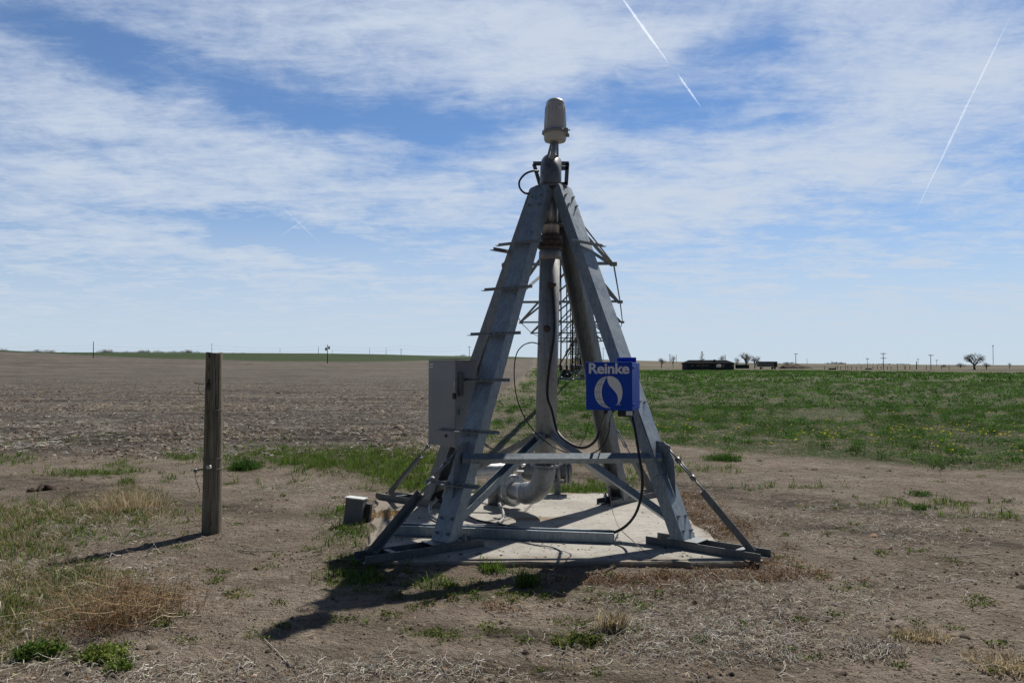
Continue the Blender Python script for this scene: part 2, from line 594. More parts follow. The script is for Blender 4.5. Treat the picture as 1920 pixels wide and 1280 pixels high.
GALV = metal('galvanised_steel', (.195, .235, .275), (.34, .39, .43), .50, .62)
GALV2 = metal('weathered_steel', (.17, .183, .19), (.29, .305, .315), .50, .5)
DARKST = metal('dark_painted_steel', (.10, .115, .125), (.17, .185, .195), .48, .35)
PIPE = metal('pipe_steel', (.23, .24, .25), (.37, .385, .395), .50, .45, rust=.02)
SHINY = metal('bright_steel', (.42, .43, .44), (.60, .61, .62), .38, .7)
RUSTY = metal('rusty_steel', (.075, .062, .055), (.14, .12, .105), .75, .2, rust=.45)
ELBOW = metal('elbow_steel', (.11, .12, .135), (.185, .20, .22), .42, .4, rust=.22)
GREYP = paint('grey_enclosure_paint', (.26, .275, .29), .42)
COVERP = paint('cover_paint', (.50, .505, .51), .35, .25)
BLUEP = paint('blue_paint', (.004, .062, .46), .40, .06, .22)
BLUED = paint('blue_dark_line', (.006, .02, .16), .4, .0)
WHITEP = paint('white_letter_paint', (.80, .82, .85), .5, .06)
BLACKR = paint('black_rubber', (.012, .012, .013), .42, .05)
GREYC = paint('grey_conduit', (.26, .26, .255), .5, .2)
TYRE = paint('tyre_rubber', (.02, .02, .02), .8, .2)
REDP = paint('red_paint', (.30, .05, .03), .5, .3)
INSUL = paint('insulator_white', (.72, .72, .70), .3, .1)
WIREM = metal('wire', (.13, .12, .11), (.22, .20, .18), .6, .5, rust=.3, spangle=False)
FARDARK = paint('far_dark', (.065, .070, .080), .7, .1)
FARROOF = paint('far_roof', (.028, .031, .035), .7, .1)
FARWIN = paint('far_window', (.20, .21, .21), .3, .1)
FARWOOD = paint('far_pole_wood', (.045, .038, .032), .85, .1)
FARWHITE = paint('far_white', (.75, .75, .73), .5, .1)
TRAILERM = paint('trailer_skin', (.20, .20, .205), .5, .6)
TEAL = paint('far_teal', (.04, .075, .075), .6, .2)


def attr_mat(name, rough=.85, trans=.25, spec=.2):
    m, g, b, out = new_mat(name)
    a = g.n('ShaderNodeAttribute', attribute_name='col')
    g.put(b.inputs['Base Color'], a.outputs['Color'])
    b.inputs['Roughness'].default_value = rough
    b.inputs['Specular IOR Level'].default_value = spec
    if trans:
        tr = g.n('ShaderNodeBsdfTranslucent')
        g.put(tr.inputs['Color'], a.outputs['Color'])
        mx = g.n('ShaderNodeMixShader')
        mx.inputs[0].default_value = trans
        g.t.links.new(b.outputs[0], mx.inputs[1]); g.t.links.new(tr.outputs[0], mx.inputs[2])
        g.t.links.new(mx.outputs[0], out.inputs[0])
    return m


LEAFM = attr_mat('plant_leaf', .75, .42, .10)
DRYM = attr_mat('dry_stem', .8, .12, .2)
CLODM = attr_mat('soil_clod', .95, 0, .1)
BARKM = attr_mat('bark', .9, 0, .1)


def concrete():
    m, g, b, _ = new_mat('concrete')
    co = obj_co(g)
    n1 = g.noise(co, 1.3, 6, .65, .5)
    n2 = g.noise(g.map(co, scale=(3, 11, 3)), 4, 6, .7)
    n3 = g.noise(co, 60, 4, .7)
    col = g.mix(g.rng(n1, .35, .68), (.45, .432, .40), (.34, .325, .295))
    col = g.mix(g.rng(n2, .50, .68, 0, .5), col, (.27, .24, .205))
    col = g.mix(g.rng(g.noise(co, 14, 6, .75, .6), .54, .68, 0, .55), col, (.17, .158, .14))
    col = g.mix(g.rng(n3, .62, .72, 0, .4), col, (.17, .155, .14))
    # damp rust stain below the inlet pipe
    v = g.map(co, (0.30, 8.15, 0), (0, 0, R(6)), (.62, .17, 1), 'TEXTURE')
    ln = g.n('ShaderNodeVectorMath', operation='LENGTH'); g.put(ln.inputs[0], v)
    s = g.m('ADD', ln.outputs['Value'], g.m('MULTIPLY', g.noise(co, 5, 5, .7), 1.1))
    col = g.mix(g.rng(s, 1.45, .85, 0, .75), col, (.22, .15, .095))
    # earth washed over the edges, wandering hairline cracks
    ex = g.map(co, (.32, 8.1, 0), (0, 0, 0), (1.55, 1.70, 1), 'TEXTURE')
    es = g.n('ShaderNodeSeparateXYZ'); g.put(es.inputs[0], ex)
    ed = g.m('MAXIMUM', g.m('ABSOLUTE', es.outputs[0]), g.m('ABSOLUTE', es.outputs[1]))
    ed = g.m('ADD', ed, g.m('MULTIPLY', g.m('SUBTRACT', g.noise(co, 3.5, 7, .72), .5), .55))
    col = g.mix(g.rng(ed, .86, 1.04, 0, .8), col, (.21, .175, .135))
    ck = g.noise(g.map(co, scale=(.6, 1.5, 1)), 1.3, 5, .6, .3)
    crack = g.rng(g.m('ABSOLUTE', g.m('SUBTRACT', ck, .5)), 0, .0035, .7, 0)
    col = g.mix(crack, col, (.09, .08, .07))
    g.put(b.inputs['Base Color'], col)
    b.inputs['Roughness'].default_value = .9
    b.inputs['Specular IOR Level'].default_value = .2
    h = g.m('SUBTRACT', g.m('ADD', n3, g.m('MULTIPLY', n2, .6)), crack)
    bump(g, b, h, .5, .006)
    return m


CONC = concrete()


def wood():
    m, g, b, _ = new_mat('weathered_wood')
    co = obj_co(g)
    gr = g.noise(g.map(co, scale=(34, 34, 1.1)), 2.0, 7, .7, .25)
    big = g.noise(co, 3.2, 4, .6)
    col = g.mix(g.rng(gr, .36, .66), (.135, .118, .090), (.37, .33, .26))
    col = g.mix(g.rng(big, .4, .7, 0, .5), col, (.19, .185, .14))
    ck = g.noise(g.map(co, scale=(15, 15, .42)), 2.0, 3, .5, .5)
    crack = g.rng(g.m('ABSOLUTE', g.m('SUBTRACT', ck, .5)), .0, .012, 1, 0)
    col = g.mix(crack, col, (.012, .010, .009))
    g.put(b.inputs['Base Color'], col)
    b.inputs['Roughness'].default_value = .92
    b.inputs['Specular IOR Level'].default_value = .15
    bump(g, b, g.m('SUBTRACT', gr, g.m('MULTIPLY', crack, .9)), .7, .008)
    return m


WOOD = wood()

# ------------------------------------------------------------------ the ground
def ground_material():
    m, g, b, _ = new_mat('earth_and_cover')
    co = obj_co(g)
    z1 = g.n('ShaderNodeAttribute', attribute_name='zone')
    z2 = g.n('ShaderNodeAttribute', attribute_name='zone2')
    s1 = g.n('ShaderNodeSeparateColor'); g.put(s1.inputs[0], z1.outputs['Color'])
    s2 = g.n('ShaderNodeSeparateColor'); g.put(s2.inputs[0], z2.outputs['Color'])
    grass, alf, fld = s1.outputs
    straw = z1.outputs['Alpha']
    brown, fgreen, ftan = s2.outputs
    damp = z2.outputs['Alpha']
    nA = g.noise(co, .55, 6, .62, .4)
    nB = g.noise(co, 3.2, 6, .66, .3)
    nC = g.noise(co, 17, 5, .68)
    nD = g.noise(co, 85, 3, .7)
    nF = g.noise(co, 42, 4, .7)
    nE = g.noise(g.map(co, rot=(0, 0, R(20)), scale=(.25, 1.1, 1)), .9, 6, .7, .6)
    # trodden dirt
    d = g.mix(g.rng(nA, .36, .64), (0.267, 0.222, 0.173), (0.378, 0.313, 0.253))
    d = g.mix(g.rng(nB, .42, .68, 0, .6), d, (0.414, 0.352, 0.285))
    d = g.mix(g.rng(nE, .5, .68, 0, .5), d, (0.174, 0.143, 0.113))
    d = g.mix(g.rng(g.noise(co, 1.4, 7, .7, .6), .56, .40, 0, .55), d, (0.184, 0.141, 0.106))
    d = g.mix(g.rng(nC, .54, .70, 0, .6), d, (0.181, 0.135, 0.103))
    d = g.mix(g.rng(g.noise(co, 7.5, 7, .75, .8), .52, .66, 0, .55), d, (0.140, 0.113, 0.092))
    d = g.mix(g.rng(nD, .60, .70, 0, .55), d, (0.662, 0.600, 0.523))
    d = g.mix(g.rng(nD, .41, .33, 0, .7), d, (0.102, 0.077, 0.064))
    d = g.mix(g.rng(nF, .56, .66, 0, .55), d, (0.132, 0.102, 0.084))
    d = g.mix(g.rng(nF, .40, .32, 0, .45), d, (0.498, 0.428, 0.357))
    # tilled field: dark clods, grey residue, streaks from the cultivator
    row = g.noise(g.map(co, rot=(0, 0, R(-8)), scale=(.05, .9, 1)), 1.0, 5, .65, .4)
    big = g.noise(g.map(co, rot=(0, 0, R(4)), scale=(.018, .16, 1)), 1.0, 6, .7, .3)
    f = g.mix(g.rng(nB, .36, .62), (0.058, 0.049, 0.041), (0.104, 0.089, 0.078))
    f = g.mix(g.rng(row, .45, .62, 0, .65), f, (0.175, 0.154, 0.137))
    f = g.mix(g.rng(nC, .52, .66, 0, .6), f, (0.228, 0.211, 0.193))
    f = g.mix(g.rng(nC, .44, .34, 0, .7), f, (0.035, 0.028, 0.023))
    bi2 = g.noise(g.map(co, scale=(.10, .45, 1)), 1.0, 6, .75, .3)
    f = g.mix(g.rng(bi2, .50, .57, 0, .65), f, (0.238, 0.211, 0.181))
    f = g.mix(g.rng(bi2, .48, .42, 0, .75), f, (0.044, 0.036, 0.031))
    bi3 = g.noise(g.map(co, scale=(.45, 2.0, 1)), 1.0, 5, .75, .3)
    f = g.mix(g.rng(bi3, .52, .60, 0, .6), f, (0.264, 0.239, 0.205))
    f = g.mix(g.rng(bi3, .46, .40, 0, .7), f, (0.042, 0.034, 0.029))
    f = g.mix(g.rng(big, .44, .62, 0, .6), f, (0.154, 0.134, 0.119))
    f = g.mix(g.rng(big, .46, .32, 0, .6), f, (0.046, 0.037, 0.032))
    d = g.mix(fld, d, f)
    # dry residue lying between the crop plants
    a = g.mix(g.rng(nC, .44, .60), (.11, .092, .062), (.34, .29, .21))
    ga = g.m('ADD', g.m('MULTIPLY', nB, .7), g.m('MULTIPLY', nA, .5))
    a = g.mix(g.rng(ga, .50, .64, .12, .8), a, (.040, .078, .018))
    d = g.mix(alf, d, a)
    gm = g.m('MULTIPLY', grass, g.rng(g.m('ADD', nC, g.m('MULTIPLY', nB, .5)), .55, .85, .3, 1))
    d = g.mix(g.m('MINIMUM', gm, .85), d, (.085, .105, .035))
    d = g.mix(g.m('MULTIPLY', g.rng(straw, 0, 1, 0, .6), g.rng(nC, .40, .60, .0, 1)), d, (.30, .27, .225))
    d = g.mix(g.m('MULTIPLY', g.rng(straw, 0, 1, 0, .7), g.rng(nC, .52, .40, .0, 1)), d, (.085, .066, .050))
    d = g.mix(g.m('MULTIPLY', g.rng(brown, 0, 1, 0, .9), g.rng(nC, .36, .60, .35, 1)), d, (.125, .068, .036))
    d = g.mix(g.m('MULTIPLY', damp, g.rng(nB, .35, .6, .3, 1)), d, (.085, .068, .05))
    fg = g.mix(g.rng(g.noise(g.map(co, scale=(.02, .08, 1)), 1, 5, .6), .35, .65), (.034, .058, .022), (.052, .078, .030))
    d = g.mix(fgreen, d, fg)
    ft = g.mix(g.rng(g.noise(g.map(co, scale=(.008, .05, 1)), 1, 5, .65), .38, .62), (.085, .080, .055), (.175, .155, .115))
    d = g.mix(ftan, d, ft)
    g.put(b.inputs['Base Color'], d)
    b.inputs['Roughness'].default_value = .95
    b.inputs['Specular IOR Level'].default_value = .12
    h = g.m('ADD', g.m('MULTIPLY', nB, 1.5), g.m('ADD', nC, g.m('MULTIPLY', nD, .35)))
    bump(g, b, h, 1.0, .10)
    return m


def build_ground():
    # one sheet: rings about the camera's footpoint, finest where the yard is
    az = np.concatenate([np.arange(-48, 48.01, .25), np.arange(54, 306.1, 6)])
    rr = [0.6]
    while rr[-1] < 6000:
        r = rr[-1]
        k = .05 if r < 3 else (.0052 if r < 16 else (.008 if r < 60 else (.02 if r < 600 else .06)))
        rr.append(r * (1 + k))
    rr = np.array(rr)
    A, Rr = np.meshgrid(np.radians(az), rr)
    x = (np.sin(A) * Rr).ravel(); y = (np.cos(A) * Rr).ravel()
    x = np.concatenate([[0.], x]); y = np.concatenate([[0.], y])
    z = height(x, y)
    # the earth passes under the concrete pad
    inpad = (np.abs(x - .37) < 1.5) & (y > 6.55) & (y < 9.7)
    z = np.where(inpad, np.minimum(z, -.01), z)
    na = len(az); nr = len(rr)
    i, j = np.meshgrid(np.arange(nr - 1), np.arange(na), indexing='ij')
    i = i.ravel(); j = j.ravel(); j2 = (j + 1) % na
    quads = np.stack([1 + i * na + j, 1 + i * na + j2, 1 + (i + 1) * na + j2, 1 + (i + 1) * na + j], 1)[:, ::-1]
    jj = np.arange(na)
    tris = np.stack([np.zeros(na, int), 1 + (jj + 1) % na, 1 + jj], 1)
    me = np_mesh('ground', np.stack([x, y, z], 1), quads, tris, smooth=True)
    me.flip_normals() if me.polygons[len(quads) // 2].normal.z < 0 else None
    px, _ = pix(x, y)
    r = np.hypot(x, y)
    gr, wd, stw, br = zones(x, y)
    al = alfalfa(x, y); fl = field(x, y)
    pyz = 686 - 1493 * (z - 1.6) / np.maximum(y, 1)
    line = np.interp(px, [-300, 83, 300, 500, 700, 860, 960, 1060], [650, 662, 672, 677.5, 678, 674.5, 673, 671]) + 1.2 * (fbm(x / 40, y / 40, 2, 61) - .45)
    fg = sstep(.5, -.5, pyz - line) * (r > 150) * (px < 1150) * (y > 0)
    fg = np.maximum(fg, sstep(1100, 1400, px) * (r > 900) * .85 * (y > 0))
    ft = (r > 150) * (1 - fg) * np.where((px > 1000) | (y <= 0), 1.0, .15)
    ft = ft * (1 - np.clip(al * (r < 340), 0, 1))
    tw = 3.6
    # wheel tracks across the yard, slightly darker and damper
    dmp = np.zeros_like(x)
    for cx, cy, rx_, ry_ in ((1560, 950, 240, 9), (1700, 1005, 260, 10), (300, 940, 240, 9), (1240, 905, 260, 6), (1300, 1280, 600, 14), (120, 905, 160, 7), (1080, 1195, 300, 12)):
        dmp += np.exp(-((px - cx) / rx_) ** 2 - (((686 + 2389 / np.maximum(y, .5)) - cy - (px - cx) * .09) / ry_) ** 2)
    dmp = np.clip(1.5 * dmp * (y > 1.5), 0, .85)
    one = np.stack([np.clip(gr + .6 * wd, 0, 1), np.clip(al, 0, 1), np.clip(fl, 0, 1), np.clip(stw, 0, 1)], 1)
    two = np.stack([np.clip(br, 0, 1), np.clip(fg, 0, 1), np.clip(ft, 0, 1), dmp], 1)
    for nm, arr in (('zone', one), ('zone2', two)):
        at = me.color_attributes.new(nm, 'FLOAT_COLOR', 'POINT')
        at.data.foreach_set('color', arr.astype(np.float32).ravel())
    me.materials.append(ground_material())
    o = bpy.data.objects.new('ground', me)
    C.objects.link(o)
    o['kind'] = 'structure'


def np_mesh(name, verts, quads=None, tris=None, col=None, smooth=False):
    me = bpy.data.meshes.new(name)
    quads = np.zeros((0, 4), int) if quads is None else quads
    tris = np.zeros((0, 3), int) if tris is None else tris
    me.vertices.add(len(verts))
    me.vertices.foreach_set('co', np.asarray(verts, np.float32).ravel())
    nq, nt = len(quads), len(tris)
    me.loops.add(nq * 4 + nt * 3)
    me.loops.foreach_set('vertex_index', np.concatenate([quads.ravel(), tris.ravel()]).astype(np.int32))
    me.polygons.add(nq + nt)
    st_ = np.concatenate([np.arange(nq) * 4, nq * 4 + np.arange(nt) * 3]).astype(np.int32)
    me.polygons.foreach_set('loop_start', st_)
    if smooth:
        me.polygons.foreach_set('use_smooth', np.ones(nq + nt, bool))
    if col is not None:
        at = me.color_attributes.new('col', 'FLOAT_COLOR', 'POINT')
        c4 = np.concatenate([col, np.ones((len(col), 1))], 1)
        at.data.foreach_set('color', c4.astype(np.float32).ravel())
    me.update(calc_edges=True)
    me.validate()
    return me


def np_obj(name, data, mat, parent=None, loc=(0, 0, 0), **kw):
    v, q, t, c = data
    me = np_mesh(name, np.asarray(v) - np.array(loc), q, t, c)
    me.materials.append(mat)
    o = bpy.data.objects.new(name, me)
    C.objects.link(o)
    if parent:
        o.parent = parent
    else:
        o.location = loc
    return tag(o, **kw)


def join(*ds):
    vs, qs, ts, cs = [], [], [], []
    o = 0
    for v, q, t, c in ds:
        vs.append(v); qs.append(q + o); ts.append(t + o); cs.append(c); o += len(v)
    return np.concatenate(vs), np.concatenate(qs), np.concatenate(ts), np.concatenate(cs)


def colvar(n, base, var=.25, hue=.045):
    base = np.atleast_2d(np.array(base))
    c = base[rng.integers(0, len(base), n)]
    return np.clip(c * (1 + var * rng.standard_normal((n, 1))) * (1 + hue * rng.standard_normal((n, 3))), .004, .8)


def blades(pts, per, h, w, spread, cols, lean=.5, hv=.35):
    """curved grass blades, per of them round each point; h, w, spread scalars or per point"""
    n = len(pts) * per
    p = np.repeat(pts, per, 0).copy()
    hh = np.repeat(np.broadcast_to(h, len(pts)), per) * np.clip(1 + hv * rng.standard_normal(n), .25, 2)
    ww = np.repeat(np.broadcast_to(w, len(pts)), per)
    sp_ = np.repeat(np.broadcast_to(spread, len(pts)), per)
    a = rng.random(n) * 2 * np.pi; rad = np.sqrt(rng.random(n)) * sp_
    ox, oy = np.cos(a) * rad, np.sin(a) * rad
    p[:, 0] += ox; p[:, 1] += oy
    b = rng.random(n) * 2 * np.pi
    ln = lean * (.35 + rng.random(n)) * hh
    dx = np.cos(b) * ln + ox * .5; dy = np.sin(b) * ln + oy * .5
    c = rng.random(n) * np.pi
    sx, sy = np.cos(c) * ww / 2, np.sin(c) * ww / 2
    z0 = p[:, 2] - .004
    def V(fx, fz, k):
        return np.stack([p[:, 0] + dx * fx + sx * k, p[:, 1] + dy * fx + sy * k, z0 + hh * fz], 1)
    v = np.stack([V(0, 0, -1), V(0, 0, 1), V(.3, .6, -.75), V(.3, .6, .75), V(1, 1 - .25 * lean, 0)], 1).reshape(-1, 3)
    i = np.arange(n)[:, None] * 5
    q = i + np.array([[0, 1, 3, 2]]); t = i + np.array([[2, 3, 4]])
    cc = np.repeat(colvar(n, cols), 5, 0)
    return v, q, t, cc


def leaves(pts, per, rad, hgt, size, cols):
    """leafy clumps: small pointed leaves through a low dome"""
    n = len(pts) * per
    tone = np.repeat(np.exp(.26 * rng.standard_normal(len(pts))), per)
    p = np.repeat(pts, per, 0)
    rr = np.repeat(np.broadcast_to(rad, len(pts)), per); hh = np.repeat(np.broadcast_to(hgt, len(pts)), per)
    ss = np.repeat(np.broadcast_to(size, len(pts)), per) * (.6 + .8 * rng.random(n))
    a = rng.random(n) * 2 * np.pi; u = rng.random(n) ** .5
    zt = np.sqrt(np.clip(1 - u ** 2, 0, 1)) * (.35 + .65 * rng.random(n) ** .5)
    wob = 1 + .35 * np.sin(a * 3 + np.repeat(rng.random(len(pts)) * 6, per)) + .2 * rng.standard_normal(n)
    c = np.stack([p[:, 0] + np.cos(a) * u * rr * wob, p[:, 1] + np.sin(a) * u * rr * wob, p[:, 2] + zt * hh * wob], 1)
    d = rng.standard_normal((n, 3)); d[:, 2] = np.abs(d[:, 2]) * .8; d /= np.linalg.norm(d, axis=1)[:, None]
    e = np.cross(d, rng.standard_normal((n, 3))); e /= np.linalg.norm(e, axis=1)[:, None]
    d = d * ss[:, None]; e = e * ss[:, None] * .34
    v = np.stack([c - d * .5, c + e, c + d * .5, c - e], 1).reshape(-1, 3)
    q = np.arange(n)[:, None] * 4 + np.array([[0, 1, 2, 3]])
    return v, q, np.zeros((0, 3), int), np.repeat(np.clip(colvar(n, cols) * tone[:, None], 0, .8), 4, 0)


def sticks(pts, length, w, cols, seg=4, curl=.8, rise=.03, kind_flat=True):
    """bent stems lying about: crossed narrow strips"""
    n = len(pts)
    L = np.broadcast_to(length, n) * (.4 + rng.random(n) * 1.1)
    W = np.broadcast_to(w, n) * (.6 + .8 * rng.random(n))
    th = rng.random(n) * 2 * np.pi
    pos = pts.copy(); pos[:, 2] += .003
    tilt = rise * rng.random(n)
    P_ = [pos.copy()]
    for s in range(seg):
        th = th + curl * rng.standard_normal(n) * .6
        st_ = (L / seg)
        pos = pos + np.stack([np.cos(th) * st_, np.sin(th) * st_, tilt * np.sin(np.pi * (s + .6) / seg) * np.where(s < seg / 2, 1, -1) + 0 * th], 1)
        P_.append(pos.copy())
    P_ = np.stack(P_, 1)                                    # n, seg+1, 3
    side = np.stack([-np.sin(th), np.cos(th), 0 * th], 1)[:, None, :]
    tap = (1 - .6 * np.linspace(0, 1, seg + 1))[None, :, None] * W[:, None, None]
    upv = np.array([0, 0, 1.])[None, None, :]
    a = P_ + side * tap * .5; b = P_ - side * tap * .5; c = P_ + upv * tap * .9
    v = np.stack([a, b, c], 2).reshape(-1, 3)
    base = np.arange(n)[:, None, None] * (seg + 1) * 3 + np.arange(seg)[None, :, None] * 3
    q = np.concatenate([base + np.array([[[0, 3, 5, 2]]]), base + np.array([[[2, 5, 4, 1]]])], 1).reshape(-1, 4)
    return v, q, np.zeros((0, 3), int), np.repeat(colvar(n, cols), (seg + 1) * 3, 0)


def clods(pts, size, cols):
    n = len(pts)
    base = np.array([[1, 0, 0], [.5, .87, 0], [-.5, .87, 0], [-1, 0, 0], [-.5, -.87, 0], [.5, -.87, 0], [.5, .2, .75], [-.3, .5, .7], [-.3, -.5, .65]])
    s = np.broadcast_to(size, n) * np.exp(.45 * rng.standard_normal(n))
    v = base[None] * (1 + .28 * rng.standard_normal((n, 9, 3)))
    a = rng.random(n) * 6.28
    ca, sa = np.cos(a)[:, None], np.sin(a)[:, None]
    v = np.stack([v[..., 0] * ca - v[..., 1] * sa, v[..., 0] * sa + v[..., 1] * ca, v[..., 2] * .8 - .12], 2)
    v = v * s[:, None, None] + pts[:, None, :]
    t = np.array([[0, 1, 6], [1, 7, 6], [1, 2, 7], [2, 3, 7], [3, 8, 7], [3, 4, 8], [4, 5, 8], [5, 6, 8], [5, 0, 6], [6, 7, 8]])
    t = (np.arange(n)[:, None, None] * 9 + t[None]).reshape(-1, 3)
    return v.reshape(-1, 3), np.zeros((0, 4), int), t, np.repeat(colvar(n, cols, .18, .04), 9, 0)


def sample(n, y0, y1, fn, k=1.0, pxr=(-260, 2180)):
    """n candidate spots between y0 and y1 ahead, kept with probability fn(x, y); k sets how they thin out with distance"""
    u = rng.random(n)
    if abs(k - 1) < 1e-6:
        y = y0 * (y1 / y0) ** u
    else:
        e = 1 - k
        y = (y0 ** e + u * (y1 ** e - y0 ** e)) ** (1 / e)
    x = (rng.uniform(pxr[0], pxr[1], n) - 960) / 1493 * y
    keep = rng.random(n) < fn(x, y)
    x, y = x[keep], y[keep]
    return np.stack([x, y, height(x, y)], 1)


def offpad(x, y, m=.0):
    """0 on the concrete pad"""
    s = (y - PY0) / (PY1 - PY0)
    xl = PXL0 + s * (PXL1 - PXL0); xr = PXR0 + s * (PXR1 - PXR0)
    return 1 - ((x > xl + m) & (x < xr - m) & (y > PY0 + m) & (y < PY1 - m)).astype(float)


PY0, PY1 = 6.36, 9.78
PXL0, PXL1, PXR0, PXR1 = -1.18, -1.62, 1.88, 1.70
build_ground()

# ------------------------------------------------------------------ the concrete pad
mb = MB()
N = 26
outline = []
for (a, b_) in (((PXL0, PY0), (PXR0, PY0)), ((PXR0, PY0), (PXR1, PY1)), ((PXR1, PY1), (PXL1, PY1)), ((PXL1, PY1), (PXL0, PY0))):
    for k in range(N):
        t = k / N
        wv = .028 * (random.random() - .5) + .02 * math.sin(k * 1.3) if 0 < k else 0
        dx, dy = b_[0] - a[0], b_[1] - a[1]
        L = math.hypot(dx, dy)
        outline.append((a[0] + dx * t - dy / L * wv, a[1] + dy * t + dx / L * wv))
cx_, cy_ = .3, 8.1
def _ring(s, z):
    return [(cx_ + (x - cx_) * s, cy_ + (y - cy_) * s, z) for x, y in outline]
n_ = len(outline)
vs = _ring(1, -.25) + _ring(1, .036) + _ring(.993, .05)
fs = []
for rr_ in range(2):
    for k in range(n_):
        fs.append((rr_ * n_ + k, rr_ * n_ + (k + 1) % n_, (rr_ + 1) * n_ + (k + 1) % n_, (rr_ + 1) * n_ + k))
fs.append(tuple(range(2 * n_, 3 * n_)))
mb.add(vs, fs)
padm = mb.mesh('concrete_pad')
padm.materials.append(CONC)
pad = bpy.data.objects.new('concrete_pad', padm)
C.objects.link(pad)
tag(pad, kind='structure')

# ------------------------------------------------------------------ the pivot tower
SL = .05
CX, CY = .40, 8.25                                      # top of the riser
FEET = {'FL': (-.61, 6.77), 'FR': (1.52, 6.86), 'BL': (-.94, 8.97), 'BR': (1.25, 9.15)}
TOPZ = 3.44
tower = thing('pivot_tower', (.33, 8.25, SL), 'galvanised four legged steel pivot tower standing on the concrete pad', 'irrigation tower')
CH = [(-.1, 0), (.1, 0), (.1, -.115), (.075, -.115), (.075, -.108), (.093, -.108), (.093, -.007), (-.093, -.007), (-.093, -.108), (-.075, -.108), (-.075, -.115), (-.1, -.115)]
LEG = {}
legs = {}
for key, (fx, fy) in FEET.items():
    dg = Vector((fx - .31, fy - 7.98, 0)).normalized()
    F = Vector((fx, fy, SL + .07))
    T = Vector((CX, CY, TOPZ)) + Vector((dg.x, dg.y, 0)) * .20
    if key in ('FL', 'FR'):
        T.x += .0
    ax = (T - F).normalized()
    nrm = (dg - ax * dg.dot(ax)).normalized()          # outward
    wd = ax.cross(nrm).normalized()                    # along the web
    LEG[key] = (F, T, ax, nrm, wd, dg)
    mb = MB()
    mb.extrude(CH, F, T, wd, nrm)
    for s in (.02, .055, .935, .965):
        for e in (-.06, .06):
            mb.bolt(F.lerp(T, s) + wd * e, nrm, .0125, .015)
    # splice plates with bolts
    o = part('leg', mb, GALV if key in ('FL', 'FR') else GALV2, tower)
    legs[key] = o
    if key in ('BL', 'BR'):
        o['label'] = 'rear leg of weathered grey channel'
    mb = MB()
    a, b_ = F.lerp(T, .16), F.lerp(T, .36)
    if key == 'FR':
        mb.extrude([(-.115, 0), (.06, 0), (.06, .008), (-.107, .008), (-.107, -.09), (-.115, -.09)], a + nrm * .001, b_ + nrm * .001, wd, nrm)
        for s in (.175, .345):
            for e in (-.05, .03):
                mb.bolt(F.lerp(T, s) + wd * e + nrm * .009, nrm, .010, .014)
        part('splice_plate', mb, GALV, o)
# rungs on the front left leg
F, T, ax, nrm, wd, dg = LEG['FL']
def on_leg(key, z):
    F, T = LEG[key][:2]
    return F.lerp(T, (z - F.z) / (T.z - F.z))
for zr, w0, w1 in ((.56, -.34, .28), (1.005, -.36, .34), (1.455, -.38, .30), (1.885, -.32, .28), (2.33, -.31, .27), (2.80, -.30, .24)):
    c = on_leg('FL', zr) + nrm * .012
    h = Vector((wd.x, wd.y, 0)).normalized()
    if h.x < 0:
        h = -h
    mb = MB()
    o_ = Vector((dg.x, dg.y, 0))
    mb.extrude([(-.004, 0), (.05, 0), (.05, .006), (.002, .006), (.002, .030), (-.004, .030)], c + h * w0, c + h * w1, o_, Vector((0, 0, 1)))
    for e in (-.07, 0, .07):
        mb.bolt(c + h * e + Vector((0, 0, .018)) + o_ * .002, o_, .008, .008)
    part('rung', mb, GALV2, legs['FL'])
for key, zr, w0, w1 in (('FR', 2.80, -.24, .26), ('BL', 2.80, -.32, .22)):
    c = on_leg(key, zr) + LEG[key][3] * .012
    dgk = LEG[key][5]
    h = Vector((LEG[key][4].x, LEG[key][4].y, 0)).normalized()
    if h.x < 0:
        h = -h
    mb = MB()
    mb.extrude([(-.004, 0), (.05, 0), (.05, .006), (.002, .006), (.002, .030), (-.004, .030)], c + h * w0, c + h * w1, Vector((dgk.x, dgk.y, 0)), Vector((0, 0, 1)))
    part('rung', mb, GALV2, legs[key])

